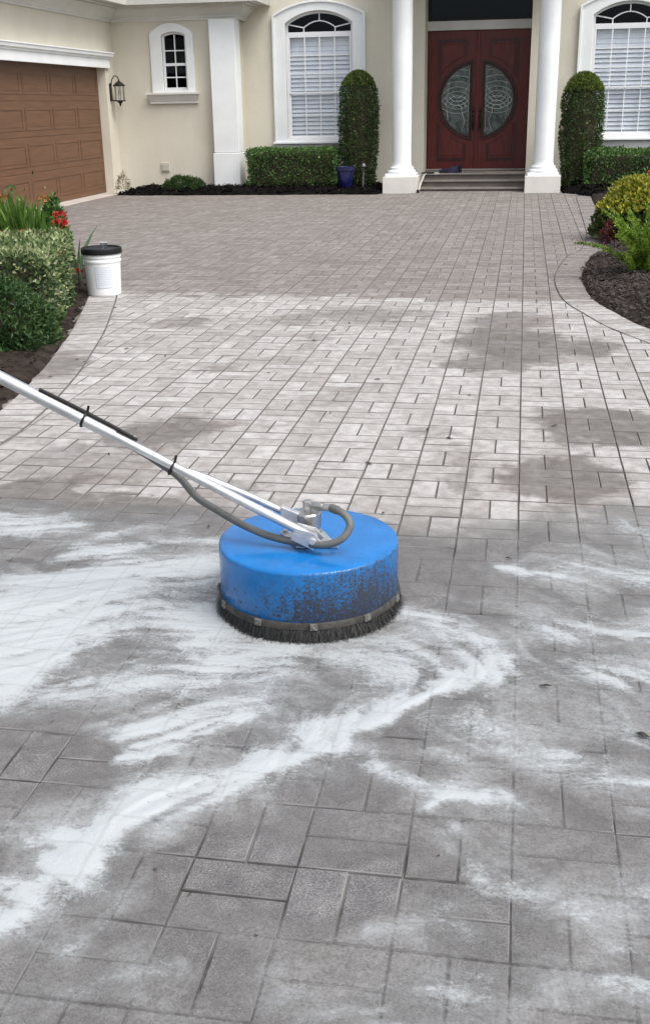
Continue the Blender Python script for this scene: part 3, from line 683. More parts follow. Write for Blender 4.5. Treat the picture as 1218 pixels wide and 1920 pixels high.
# ---- windows
def bars(mb, segs, y, w_=.012, d=.02):
    for pts in segs:
        mb.tube([(a, y, b_) for a, b_ in pts], w_, 6)
def big_window(x0, x1):
    xc = (x0+x1)/2; o = .245
    mb = MB(); outer = arch(x0-o, x1+o, .90, 3.275, 3.515); inner = arch(x0, x1, .945, 3.12, 3.345)
    mb.ring(outer, inner, XZ, WM-.055, WM+.02)
    win = mb.build('window', WHITE, house, bevel=.008)
    mb = MB(); mb.ring(arch(x0-o-.012, x1+o+.012, .90, 3.285, 3.53), arch(x0-o+.035, x1+o-.035, .91, 3.26, 3.495), XZ, WM-.085, WM-.056)
    mb.build('moulding', WHITE, win, bevel=.005)
    mb = MB(); mb.box(x0-o-.05, x1+o+.05, WM-.12, WM+.01, .865, .90); mb.build('sill', WHITE, win, bevel=.006)
    mb = MB(); mb.box(x0-o-.01, x1+o+.01, WM-.05, WM+.01, .70, .862); mb.build('apron', SILLG, win, bevel=.006)
    fr = arch(x0+.045, x1-.045, .99, 3.105, 3.30); yg = WM+.075
    mb = MB(); mb.ring(arch(x0-.002, x1+.002, .943, 3.12, 3.347), fr, XZ, yg-.03, yg+.03); mb.box(x0+.04, x1-.04, yg-.035, yg+.03, 2.895, 2.965)
    mb.build('frame', WHITE2, win, bevel=.004)
    u0, u1 = x0+.045, x1-.045; cw = (u1-u0)/4
    def sash(z0, z1, rows, yy):
        mb = MB(); mb.ring([(u0, z0), (u1, z0), (u1, z1), (u0, z1)], [(u0+.028, z0+.03), (u1-.028, z0+.03), (u1-.028, z1-.03), (u0+.028, z1-.03)], XZ, yy-.016, yy+.016)
        zz = [z0+.03+(z1-z0-.06)*r/rows for r in range(rows+1)]; xx = [u0+.028+(u1-u0-.056)*c_/4 for c_ in range(5)]
        for x in xx[1:-1]: mb.box(x-.0105, x+.0105, yy-.011, yy+.011, z0+.025, z1-.025)
        for z in zz[1:-1]: mb.box(u0+.02, u1-.02, yy-.013, yy+.009, z-.010, z+.010)
        mb.build('sash', WHITE2, win)
        for r in range(rows):
            for c_ in range(4):
                mb = MB(); mb.box(xx[c_]+.004, xx[c_+1]-.004, yy-.003, yy+.003, zz[r]+.004, zz[r+1]-.004); mb.build('pane', GLASS, win)
    sash(.985, 1.855, 2, yg+.018); sash(1.825, 2.90, 3, yg-.018)
    # fanlight panes and bars
    h = (x1-x0)/2-.045; zb = 2.965; hi = cw; arc = lambda xa, za, zt, n: [(xc+t*xa, za+(zt-za)*(1-t*t)) for t in np.linspace(-1, 1, n)]
    ia = arc(hi, 3.045, 3.165, 15); oa = arc(h, 3.10, 3.30, 25); ym = yg
    polys = [[(xc-hi, zb), (xc+hi, zb)]+ia[::-1], [(xc-h, zb), (xc-hi, zb), (xc-hi, 3.045), (xc-h, 3.10)], [(xc+hi, zb), (xc+h, zb), (xc+h, 3.10), (xc+hi, 3.045)],
             [(xc-h, 3.10)]+ia[:8]+oa[:13][::-1][:-1], ia[7:]+oa[12:][::-1]]
    for pl in polys:
        mb = MB(); mb.prism(pl, XZ, ym-.003, ym+.003); mb.build('pane', GLASSD, win)
    mb = MB(); bars(mb, [ia, [(xc-hi, 3.045), (xc-h, 3.11)], [(xc+hi, 3.045), (xc+h, 3.11)], [(xc, 3.165), (xc, 3.30)], [(xc-hi, zb), (xc-hi, 3.045)], [(xc+hi, zb), (xc+hi, 3.045)]], ym-.006, .0125)
    mb.build('fanlight_bars', WHITE2, win, smooth=50)
    # white blinds behind the glass
    z = .97
    while z < 2.90:
        hgt = .082 if z < 2.50 else .09
        mb = MB(); tilt = .034 if z < 2.50 else .012
        mb.add([(x0+.02, yg+.075, z), (x1-.02, yg+.075, z), (x1-.02, yg+.075+tilt, z+hgt*.96), (x0+.02, yg+.075+tilt, z+hgt*.96), (x0+.02, yg+.082, z-.002), (x1-.02, yg+.082, z-.002), (x1-.02, yg+.084+tilt, z+hgt*.96), (x0+.02, yg+.084+tilt, z+hgt*.96)],
               [(0,1,2,3),(7,6,5,4),(0,4,5,1),(3,2,6,7),(0,3,7,4),(1,5,6,2)])
        mb.build('blind_slat', BLIND, win); z += hgt
    return win
wl = big_window(*LW); wr = big_window(*RW)
# small arched window
mb = MB(); mb.ring(arch(-7.36, -6.475, 1.87, 2.96, 3.15), smallo, XZ, W2-.05, W2+.02); sw = mb.build('window', WHITE, house, bevel=.008)
mb = MB(); mb.add([], []); pr = [(-.02, 1.885), (-.15, 1.885), (-.15, 1.845), (-.12, 1.84), (-.10, 1.80), (-.075, 1.74), (-.06, 1.715), (-.06, 1.675), (-.02, 1.675)]
vs = []; 
for x, q in ((-7.42, -1), (-6.425, 1)):
    vs += [(x+q*max(0, (-d-.06))*.75, W2+d, z) for d, z in pr]
nn = len(pr); mb.add(vs, [(i, (i+1) % nn, nn+(i+1) % nn, nn+i) for i in range(nn)]+[tuple(range(nn)), tuple(range(nn, 2*nn))[::-1]])
mb.build('sill', CORN, sw, bevel=.004)
yy = W2+.06; x0, x1 = -7.12, -6.63
mb = MB(); mb.ring(arch(x0-.002, x1+.002, 1.925, 2.935, 2.997), arch(x0+.04, x1-.04, 1.975, 2.915, 2.955), XZ, yy-.025, yy+.025)
mb.box(x0+.03, x1-.03, yy-.03, yy+.02, 2.375, 2.425); xm = (x0+x1)/2
mb.box(xm-.011, xm+.011, yy-.014, yy+.014, 1.96, 2.95)
for z in (2.165, 2.655): mb.box(x0+.03, x1-.03, yy-.012, yy+.012, z-.011, z+.011)
mb.build('frame', WHITE2, sw, bevel=.003)
for z0, z1 in ((1.965, 2.165), (2.165, 2.375), (2.425, 2.655), (2.655, 2.95)):
    for a, b_ in ((x0+.03, xm), (xm, x1-.03)):
        mb = MB(); mb.box(a+.006, b_-.006, yy-.003, yy+.003, z0+.006, z1-.006-(0.05 if z1 > 2.9 else 0)); mb.build('pane', GLASSD, sw)

# ---- garage door
XD = -8.325
mb = MB(); mb.box(XD-.05, XD, 13.1, 22.1, .01, 2.36); gd = mb.build('garage_door', GARAGE, house)
for r in range(4):
    z0 = .055+r*.578; mb = MB(); mb.box(XD-.02, XD+.006, 13.11, 22.09, z0-.05+.008, z0+.518); mb.build('door_section', GARAGE, gd, bevel=.004)
    for c_ in range(7):
        ya = 22.0-c_*1.185-1.09; yb = ya+1.09; za, zb = z0+.06, z0+.42
        mb = MB(); mb.ring([(ya, za), (yb, za), (yb, zb), (ya, zb)], [(ya+.035, za+.035), (yb-.035, za+.035), (yb-.035, zb-.035), (ya+.035, zb-.035)], YZ, XD+.0065, XD+.014)
        mb.box(XD+.004, XD+.0095, ya+.06, yb-.06, za+.06, zb-.06); mb.build('panel', GARAGE, gd, bevel=.006)
# trim over the garage door
mb = MB(); gp = [(0, 2.345), (.05, 2.345), (.05, 2.50), (.075, 2.515), (.075, 2.54), (.115, 2.555), (.125, 2.60), (.14, 2.61), (.14, 2.63), (0, 2.64)]
n_ = len(gp); mb.add([(XG+o, 12.6, z) for o, z in gp]+[(XG+o, 22.22+o*.8, z) for o, z in gp], [(i, (i+1) % n_, n_+(i+1) % n_, n_+i) for i in range(n_)]+[tuple(range(n_)), tuple(range(n_, 2*n_))[::-1]])
mb.build('garage_lintel', WHITE, house, bevel=.003)

# ---- entrance: header, transom, double door, steps
YD = 24.0
mb = MB(); mb.box(DX0, DX1, YD-.09, YD+.08, 2.955, 3.125); mb.build('door_header', SILLG, house, bevel=.006)
mb = MB(); mb.ring([(DX0, 3.125), (DX1, 3.125), (DX1, 3.78), (DX0, 3.78)], [(DX0+.05, 3.155), (DX1-.05, 3.155), (DX1-.05, 3.74), (DX0+.05, 3.74)], XZ, YD-.05, YD+.05)
tr = mb.build('transom_window', BRONZE, house, bevel=.004)
mb = MB(); mb.box(DX0+.04, DX1-.04, YD-.003, YD+.003, 3.15, 3.75); mb.build('pane', GLASSD, tr)
CX, CZ, RX, RZ = -.985, 1.64, .73, .70
def ell(rx, rz, xin, side, n=22):
    """half ellipse right of x offset xin (side=+1) or mirrored"""
    q0 = math.acos(min(1, xin/rx)); return [(CX+side*rx*math.cos(q), CZ+rz*math.sin(q)) for q in np.linspace(-q0, q0, n)]
for side in (-1, 1):
    xi, xo = CX+side*.006, (DX0+.01 if side < 0 else DX1-.01)
    rect = [(min(xi, xo), DZ0+.012), (max(xi, xo), DZ0+.012), (max(xi, xo), 2.95), (min(xi, xo), 2.95)]
    hole = ell(RX, RZ, .145, side)
    mb = MB(); mb.plate(rect, [hole], XZ, YD, YD+.05); dr = mb.build('door', MAHOG, house)
    mb = MB(); mb.ring(ell(RX+.075, RZ+.075, .09, side), ell(RX+.03, RZ+.03, .125, side), XZ, YD-.022, YD+.004); mb.ring(ell(RX+.028, RZ+.028, .127, side), ell(RX-.004, RZ-.004, .148, side), XZ, YD-.010, YD+.03)
    mb.build('oval_moulding', MAHOGD, dr, bevel=.006)
    mb = MB(); mb.prism(ell(RX+.005, RZ+.005, .14, side), XZ, YD+.025, YD+.035); mb.build('pane', DOORGL, dr)
    # leaded pattern: nested arcs and a spine
    mb = MB(); ins = lambda x, z: abs(x-CX) > .16 and ((x-CX)/(RX-.02))**2+((z-CZ)/(RZ-.02))**2 < 1
    fx = CX+side*.40
    cur = [[(fx+r_*math.cos(q), 1.42+r_*1.1*math.sin(q)) for q in np.linspace(.15*PI, .85*PI, 30)] for r_ in (.12, .20, .28, .36, .44, .53, .63, .74)]
    cur += [[(fx+r_*math.cos(q), 1.78-r_*.9*math.sin(q)) for q in np.linspace(.1*PI, .9*PI, 30)] for r_ in (.10, .18, .26, .34, .43)]
    cur += [[(CX+side*(.60+.02*math.sin(z*9)), z) for z in np.linspace(1.0, 2.3, 30)], [(CX+side*.175, z) for z in np.linspace(.95, 2.33, 20)], [(CX+side*(.28+.03*math.sin(z*14)), z) for z in np.linspace(.98, 1.5, 16)]]
    for pts in cur:
        seg = []
        for q in pts+[(99, 99)]:
            if ins(*q): seg.append((q[0], YD+.022, q[1]))
            else:
                if len(seg) > 2: mb.tube(seg, .0075, 5)
                seg = []
    mb.build('lead_came', CAME, dr, smooth=60)
    # raised panels above and below the oval
    e1 = lambda x, g_: RZ*1.0*math.sqrt(max(0, 1-((x-CX)/(RX+g_))**2))*(1+g_/RZ)
    for top in (1, -1):
        xs_ = np.linspace(.21, .80, 12)
        edge = [(CX+side*x, CZ+top*max(e1(CX+x, .17), .22)) for x in xs_]
        zc = 2.79 if top > 0 else .47
        pl = edge+[(CX+side*.80, zc), (CX+side*.21, zc)]
        ce = np.mean(pl, 0); inn = [(ce[0]+(a-ce[0])*.86, ce[1]+(b_-ce[1])*.86) for a, b_ in pl]
        mb = MB(); mb.ring(pl, inn, XZ, YD-.014, YD+.002); mb.build('panel_moulding', MAHOGD, dr, bevel=.004)
        mb = MB(); mb.prism([(ce[0]+(a-ce[0])*.76, ce[1]+(b_-ce[1])*.76) for a, b_ in pl], XZ, YD-.012, YD+.002); mb.build('panel', MAHOG, dr, bevel=.008)
    hx = CX+side*.075
    mb = MB(); mb.box(hx-.028, hx+.028, YD-.018, YD+.002, 1.05, 1.50); mb.tube([(hx, YD-.02, 1.10), (hx, YD-.075, 1.13), (hx, YD-.085, 1.22), (hx, YD-.07, 1.32), (hx, YD-.02, 1.35)], [.012, .014, .017, .014, .012], 8); mb.lathe([(0.026, 0), (.026, .03)], (hx, YD-.02, 1.42), 10)
    mb.build('handle', BRONZE, dr, bevel=.003)
mb = MB(); mb.box(CX-.03, CX+.03, YD-.025, YD+.0, DZ0+.012, 2.95); mb.build('astragal', MAHOG, house, bevel=.006)
mb = MB(); mb.box(DX0, DX1, YD-.12, YD+.06, DZ0-.01, DZ0+.011); mb.build('threshold', M('threshold_metal', (.35, .33, .30), .5, .1), house, bevel=.003)
NOSE = M('step_nosing', (.205, .182, .166), .8, .12, 5)
mb = MB(); mb.box(-1.978, .035, 22.10, 22.50, -.04, .062); s1 = mb.build('step', STEP, house, bevel=.006)
mb = MB(); mb.box(-1.978, .035, 22.07, 22.13, .030, .064); mb.build('nosing', NOSE, s1, bevel=.01)
mb = MB(); mb.box(-1.978, .035, 22.48, 22.90, -.04, .178); s2 = mb.build('step', STEP, house, bevel=.006)
mb = MB(); mb.box(-1.978, .035, 22.45, 22.51, .145, .180); mb.build('nosing', NOSE, s2, bevel=.01)
mb = MB(); mb.box(-1.978, .035, 22.86, YD-.01, -.04, .288); mb.box(-2.6, -1.98, 22.36, WM+.0, -.04, .02); s3 = mb.build('step', STEP, house, bevel=.006)
mb = MB(); mb.box(-1.978, .035, 22.83, 22.89, .255, .290); mb.build('nosing', NOSE, s3, bevel=.01)

# ---- columns
for cx_ in (-2.305, .365):
    prof = [(.0, .345), (.262, .345), (.272, .36), (.272, .385), (.258, .402), (.238, .41), (.232, .425), (.236, .44), (.228, .458), (.205, .468), (.19, .50), (.186, .56), (.188, 1.6), (.190, 2.6), (.188, 3.80), (.2, 3.82), (.205, 3.86), (.25, 3.92), (.25, 3.98)]
    mb = MB(); mb.lathe(prof, (cx_, 22.01, 0), 48, cap=False); co = mb.build('column', WHITE, house, smooth=40)
    mb = MB(); mb.box(cx_-.328, cx_+.328, 21.682, 22.338, -.03, .293); mb.build('plinth', CREAM, co, bevel=.008)
    mb = MB(); mb.box(cx_-.288, cx_+.288, 21.722, 22.298, .293, .346); mb.build('base_block', WHITE, co, bevel=.008)
# cover plate on the wall
mb = MB(); mb.box(-7.285, -7.115, W2-.03, W2+.01, .375, .545); cp = mb.build('outlet_cover', CREAMP, house, bevel=.006)
mb = MB(); mb.box(-7.255, -7.145, W2-.036, W2-.031, .40, .485); mb.build('flap', CREAMP, cp, bevel=.004)
mb = MB(); mb.box(-7.255, -7.145, W2-.034, W2-.029, .495, .515); mb.build('slot', SILLG, cp)

# ------------------------------------------------------------------ wall lantern
lan = empty('wall_lantern', (XG, 22.30, 1.94)); tag(lan, 'black iron lantern with glass sides on the cream wall beside the garage', 'lantern')
mb = MB(); mb.box(.0, .02, -.055, .055, -.20, .13); mb.build('back_plate', IRON, lan, bevel=.006)
mb = MB(); mb.tube([(.02, 0, .08), (.05, 0, .20), (.10, 0, .27), (.16, 0, .26), (.19, 0, .20), (.19, 0, .16)], .011, 8); mb.build('arm', IRON, lan, smooth=50)
mb = MB(); mb.lathe([(.015, .20), (.02, .17), (.05, .15), (.10, .11), (.12, .09), (.12, .075), (.02, .075)], (.19, 0, 0), 16); mb.build('cap', IRON, lan, smooth=40)
mb = MB()
for q in range(6): mb.tube([(.19+.095*math.cos(q*PI/3), .095*math.sin(q*PI/3), -.19), (.19+.095*math.cos(q*PI/3), .095*math.sin(q*PI/3), .08)], .006, 6)
mb.lathe([(.02, -.21), (.115, -.205), (.115, -.185), (.02, -.185)], (.19, 0, 0), 16); mb.tube([(0, 0, -.17), (.10, 0, -.195)], .01, 6); mb.build('cage', IRON, lan)
mb = MB(); mb.lathe([(.085, -.185), (.085, .075)], (.19, 0, 0), 12, cap=False); mb.build('glass', GLASS, lan)
mb = MB(); mb.lathe([(.03, -.19), (.03, -.12), (.014, -.10), (.014, -.02), (.004, 0)], (.19, 0, 0), 10); mb.build('bulb', CREAMP, lan)
mb = MB(); mb.lathe([(.06, -.205), (.04, -.235), (.018, -.25), (.022, -.27), (.004, -.30)], (.19, 0, 0), 12); mb.build('finial', IRON, lan, smooth=40)
# ------------------------------------------------------------------ plants
def unit(a): return a/np.maximum(np.linalg.norm(a, axis=1)[:, None], 1e-6)
def foliage(name, C, N, L, W, mat, parent, spread=.9, up=.25, fold=.12):
    n = len(C); d = unit(N+rng.normal(0, spread, (n, 3))+np.array([0, 0, up])); r = rng.normal(0, 1, (n, 3)); s = unit(np.cross(d, r)); u = np.cross(s, d)
    l = (L*rng.uniform(.6, 1.3, n))[:, None]; w_ = (W*rng.uniform(.7, 1.25, n))[:, None]
    V = np.stack([C, C+d*l*.45+s*w_*.5+u*l*fold, C+d*l, C+d*l*.45-s*w_*.5+u*l*fold], 1).reshape(-1, 3)
    b_ = np.arange(n)[:, None]*4; F = np.stack([b_+[0, 1, 2], b_+[0, 2, 3]], 1).reshape(-1, 3)
    return raw(name, V, F, mat, parent)
def boxpts(n, hx, hy, h, depth=.06, rough=.05, seed=1, round_=.08):
    """points and normals on a clipped hedge: local origin at base centre"""
    A = np.array([4*hx*hy, 2*hx*h, 2*hx*h*.7, 2*hy*h, 2*hy*h]); f = rng.choice(5, n, p=A/A.sum()); a, b_ = rng.uniform(-1, 1, n), rng.uniform(-1, 1, n)
    P = np.zeros((n, 3)); N = np.zeros((n, 3)); z = (b_+1)/2*h
    for i, (ax, sg) in enumerate(((2, 1), (1, -1), (1, 1), (0, 1), (0, -1))):
        m = f == i
        if ax == 2: P[m] = np.stack([a[m]*hx, b_[m]*hy, np.full(m.sum(), h)], 1); N[m] = (0, 0, 1)
        elif ax == 1: P[m] = np.stack([a[m]*hx, np.full(m.sum(), sg*hy), z[m]], 1); N[m] = (0, sg, 0)
        else: P[m] = np.stack([np.full(m.sum(), sg*hx), a[m]*hy, z[m]], 1); N[m] = (sg, 0, 0)
    bump = (fbm(P[:, 0]*5+P[:, 2]*3.1, P[:, 1]*5+P[:, 2]*4.3, seed, 3)-.5)*2*rough
    P += N*(bump-rng.exponential(depth, n))[:, None]
    e = np.maximum(np.abs(P[:, 0])-(hx-round_), 0)/round_; g_ = np.maximum(P[:, 2]-(h-round_), 0)/round_; q = np.maximum(np.abs(P[:, 1])-(hy-round_), 0)/round_
    P[:, 2] -= np.where((g_ > 0) & ((e > 0) | (q > 0)), round_*.35*np.maximum(e, q), 0)
    P[:, 2] = np.maximum(P[:, 2], .02)
    return P, N
def hedge(name, label, cat, loc, rz, hx, hy, h, n, L, W, mat, seed, group=None, **kw):
    o = empty(name, loc, rz); tag(o, label, cat, group)
    P, N = boxpts(n, hx, hy, h, seed=seed, **kw); foliage('foliage', P, N, L, W, mat, o)
    mb = MB(); q = .10; mb.box(-hx+q, hx-q, -hy+q, hy-q, .06, h-q); mb.build('twig_shade_core', TWIG, o, bevel=.05)  # solid twig-brown core, added so the hedge reads shaded inside
    mb = MB()
    for i in range(5): x = (-.8+.4*i)*hx; mb.tube([(x, 0, -.03), (x+.03, .02, .15)], [.018, .012], 6)
    mb.build('stems', TWIG, o)
    return o
G_BOX = leafmat('boxwood_leaf', [(0, (0.030, 0.078, 0.023)), (.4, (0.061, 0.144, 0.035)), (.75, (0.105, 0.213, 0.047)), (1, (0.217, 0.347, 0.088))])
G_TOP = leafmat('topiary_leaf', [(0, (0.026, 0.061, 0.019)), (.45, (0.053, 0.112, 0.030)), (.8, (0.091, 0.158, 0.039)), (.93, (0.131, 0.115, 0.043)), (1, (0.184, 0.243, 0.058))])
G_NEW = leafmat('new_growth_leaf', [(0, (.10, .15, .022)), (1, (.20, .26, .05))])
G_VAR = leafmat('variegated_leaf', [(0, (.06, .115, .03)), (.35, (.12, .19, .055)), (.6, (.28, .34, .14)), (.85, (.40, .44, .23)), (1, (.52, .54, .33))])
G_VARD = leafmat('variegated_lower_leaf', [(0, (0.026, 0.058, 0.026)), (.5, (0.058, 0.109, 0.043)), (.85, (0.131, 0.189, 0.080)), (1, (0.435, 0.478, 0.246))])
G_FERN = leafmat('fern_leaf', [(0, (.022, .060, .018)), (.6, (.052, .115, .034)), (1, (.11, .18, .055))])
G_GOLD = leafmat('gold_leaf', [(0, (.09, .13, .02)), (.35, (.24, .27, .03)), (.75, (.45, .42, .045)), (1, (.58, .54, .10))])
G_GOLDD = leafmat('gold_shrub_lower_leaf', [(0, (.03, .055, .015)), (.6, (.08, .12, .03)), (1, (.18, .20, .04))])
G_FOX = leafmat('foxtail_leaf', [(0, (.085, .17, .02)), (.5, (.18, .31, .03)), (1, (.34, .44, .07))], trans=.35)
G_IRIS = leafmat('blade_leaf', [(0, (.05, .125, .018)), (.6, (.10, .20, .03)), (1, (.19, .29, .055))], trans=.35)
G_BLUE = leafmat('bromeliad_leaf', [(0, (.10, .17, .08)), (1, (.16, .25, .11))])
RED = leafmat('red_petal', [(0, (.42, .015, .02)), (.6, (.62, .03, .035)), (1, (.70, .10, .08))])
RUST = leafmat('rust_petal', [(0, (.22, .05, .03)), (1, (.40, .14, .09))])
REDLEAF = leafmat('red_leaf', [(0, (.05, .02, .018)), (.6, (.13, .025, .028)), (1, (.28, .07, .07))])
TAN = leafmat('dry_leaf', [(0, (.16, .13, .07)), (.7, (.30, .26, .15)), (1, (.35, .20, .10))])

hedge('box_hedge', 'clipped green box hedge under the left arched window', 'hedge', (-4.505, 22.45, .05), 0, .885, .31, .75, 9000, .048, .03, G_BOX, 1)
hedge('box_hedge', 'dark green low hedge under the right arched window, behind the gold shrub', 'hedge', (2.22, 22.2, .04), 0, 1.08, .35, .68, 9000, .052, .032, G_BOX, 2, rough=.09)
def topiary(label, loc, r, h, n, seed, cap):
    o = empty('topiary_shrub', loc); tag(o, label, 'shrub')
    def pts(n, z0, z1, dep):
        z = rng.uniform(z0, z1, n)*h; a = rng.uniform(0, 2*PI, n); t = z/h; dome = .26
        rr = r*(.80+.22*np.clip(t/.45, 0, 1)-.03*t); q = np.clip((t-(1-dome))/dome, 0, 1); rr = rr*np.sqrt(np.maximum(1-q**2.2, 0.0))
        rr = rr*(1+(fbm(a*2.2, z*4, seed, 3)-.5)*.24)-rng.exponential(dep, n)+(rng.random(n) < .012)*rng.uniform(0, .07, n); rr = np.maximum(rr, .01)
        P = np.stack([rr*np.cos(a), rr*np.sin(a), z], 1); N = unit(np.stack([np.cos(a), np.sin(a), q*1.6], 1)); return P, N
    P, N = pts(n, .02, .995, .045); foliage('foliage', P, N, .05, .026, G_TOP, o)
    P, N = pts(int(n*cap[1]), cap[0], 1.0, .012); f = foliage('new_growth', P, N, .045, .022, G_NEW, o); f['label'] = 'lighter green fresh growth at the top'
    mb = MB(); mb.lathe([(.05, -.08), (.05, .1), (r*.6, .15), (r*.78, h*.4), (r*.76, h*.72), (r*.45, h*.9), (.02, h*.95)], n=16); mb.build('twig_shade_core', TWIG, o, smooth=60)  # solid brown core; its dark colour stands for shade between the leaves
topiary('tall bullet shaped topiary left of the porch, in front of the arched window', (-3.205, 22.55, .06), .37, 2.14, 11000, 3, (.88, .10))
topiary('tall bullet shaped topiary right of the porch with light green top', (1.045, 22.36, .05), .385, 2.03, 11000, 4, (.85, .32))
# left bed
a = math.atan2(.287, .958)
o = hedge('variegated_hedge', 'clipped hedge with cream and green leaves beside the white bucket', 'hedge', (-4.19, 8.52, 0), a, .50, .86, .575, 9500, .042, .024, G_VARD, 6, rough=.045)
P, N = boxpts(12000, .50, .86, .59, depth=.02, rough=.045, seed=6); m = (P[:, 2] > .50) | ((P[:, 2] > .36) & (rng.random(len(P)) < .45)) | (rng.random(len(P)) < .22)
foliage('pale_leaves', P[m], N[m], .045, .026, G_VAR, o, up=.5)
def mound(name, label, cat, loc, r, h, n, L, W, mat, seed, core=True, zs=0, spread=.9, rough=.25):
    o = empty(name, loc); tag(o, label, cat)
    u = unit(rng.normal(0, 1, (n, 3))); u[:, 2] = np.abs(u[:, 2]); b_ = 1+(fbm(u[:, 0]*3+5, u[:, 1]*3+u[:, 2]*2, seed, 3)-.5)*2*rough
    P = u*np.array([r[0], r[1], h])*(b_-rng.exponential(.10, n))[:, None]; P[:, 2] = np.maximum(P[:, 2]+zs, .02); foliage('foliage', P, u, L, W, mat, o, spread)
    if core:
        mb = MB(); mb.lathe([(.04, -.05), (.05, .03), (r[0]*.62, .10), (r[0]*.66, h*.45), (r[0]*.4, h*.68), (.02, h*.74)], n=14); c_ = mb.build('twig_shade_core', TWIG, o, smooth=60); c_.scale = (1, r[1]/r[0], 1)  # added dark lump of twig colour, standing for the mound's inner shade
    return o
mound('leafy_fern', 'dark green feathery bush at the front of the left bed', 'bush', (-3.66, 7.33, 0), (.38, .46), .50, 9500, .055, .017, G_FERN, 9, spread=1.1)
mound('flowering_shrub_green', 'dark green shrub behind the upright blades, by the red flowers', 'shrub', (-5.20, 12.0, 0), (.17, .2), .64, 2600, .06, .03, G_BOX, 10)
o = mound('flowering_shrub', 'shrub with a cluster of red flowers at the edge of the left bed', 'shrub', (-4.90, 11.5, 0), (.10, .14), .40, 600, .06, .03, G_BOX, 11)
def head(parent, c, r, n, mat, name='flower'):
    u = unit(rng.normal(0, 1, (n, 3))); u[:, 2] = np.abs(u[:, 2])*.8; P = np.array(c)+u*r*np.array([1, 1, .8]); foliage(name, P, u, r*.7, r*.5, mat, parent, .6)
head(o, (.04, -.06, .53), .05, 90, RED); head(o, (.06, -.10, .45), .058, 100, RED); head(o, (.04, -.12, .37), .045, 70, RED)
def blades(name, label, cat, loc, n, h, w_, sp, mat, gname=None, parts=False, lean=.25):
    o = empty(name, loc); tag(o, label, cat, gname); V = []; F = []
    for i in range(n):
        a = rng.uniform(0, 2*PI); b0 = np.array([rng.uniform(-sp, sp), rng.uniform(-sp, sp), 0]); H = h*rng.uniform(.65, 1.1); l = lean*rng.uniform(.2, 1.2); d = np.array([math.cos(a), math.sin(a), 0]); s = np.array([-d[1], d[0], 0])
        fa = rng.uniform(0, PI); s = np.array([math.cos(fa), math.sin(fa), 0]); v = []
        for t in (0, .3, .6, .85, 1):
            c = b0+d*l*H*t*t+np.array([0, 0, H*t*(1-.12*t*l)]); ww = w_*(.55+1.2*t if t < .4 else 1.03-(t-.4)*1.6)*.5; ww = max(ww, .001); v += [c-s*ww, c+d*.15*ww, c+s*ww]
        f = [(j*3+q, j*3+q+1, j*3+q+4, j*3+q+3) for j in range(4) for q in (0, 1)]
        if parts: raw('leaf', v, f, mat, o, True)
        else: k_ = len(V); V += v; F += [tuple(x+k_ for x in q) for q in f]
    if not parts: raw('foliage', V, F, mat, o, True)
    return o
blades('blade_plant', 'bright green upright blade leaves behind the variegated hedge, at the frame edge', 'plant', (-5.34, 11.25, 0), 150, .74, .06, .14, G_IRIS)
blades('blade_plant', 'bright green upright blade leaves, second clump from the frame edge', 'plant', (-5.14, 11.15, 0), 150, .70, .06, .13, G_IRIS)
blades('blade_plant', 'bright green upright blade leaves, clump nearest the red flowers', 'plant', (-4.97, 11.15, 0), 90, .60, .055, .11, G_IRIS)
blades('bromeliad', 'grey green pointed leaves at the driveway edge below the red flowers', 'plant', (-4.30, 10.15, 0), 7, .52, .075, .10, G_BLUE, parts=True, lean=.45)
o = empty('rust_flower_plant', (-4.62, 9.75, 0)); tag(o, 'low plant with rust coloured flowers just behind the variegated hedge', 'plant')
for q in ((.02, 0, .50), (.12, .05, .52), (-.12, -.05, .50)): head(o, q, .05, 60, RUST)
u_ = rng.normal(0, 1, (500, 3))*np.array([.15, .14, .08])+np.array([-.02, 0, .34]); foliage('foliage', u_, unit(u_), .06, .03, G_BOX, o)
mb = MB(); [mb.tube([(x, 0, 0), (x, 0, .5)], .006, 5) for x in (-.12, 0, .1)]; mb.build('stems', TWIG, o)
o = empty('orange_flower_plant', (-5.72, 11.8, 0)); tag(o, 'orange flowers among the green blades at the frame edge', 'plant')
ORANGE = leafmat('orange_petal', [(0, (.45, .13, .03)), (1, (.60, .25, .06))])
for q in ((.08, -.2, .64), (.12, -.15, .70), (.50, .1, .66)): head(o, q, .045, 40, ORANGE)
u_ = rng.normal(0, 1, (700, 3))*np.array([.2, .16, .14])+np.array([.1, 0, .42]); foliage('foliage', u_, unit(u_), .07, .03, G_BOX, o)
mb = MB(); [mb.tube([(x, 0, 0), (x, 0, .5)], .006, 5) for x in (0, .1, .3)]; mb.build('stems', TWIG, o)
o = empty('fallen_blossom', (-4.0, 9.72, .06)); tag(o, 'small red blossom low beside the hedge, behind the bucket', 'flower'); head(o, (0, 0, .12), .04, 40, RED); mb = MB(); mb.tube([(0, 0, -.05), (0, 0, .14)], .005, 5); mb.build('stem', TWIG, o)
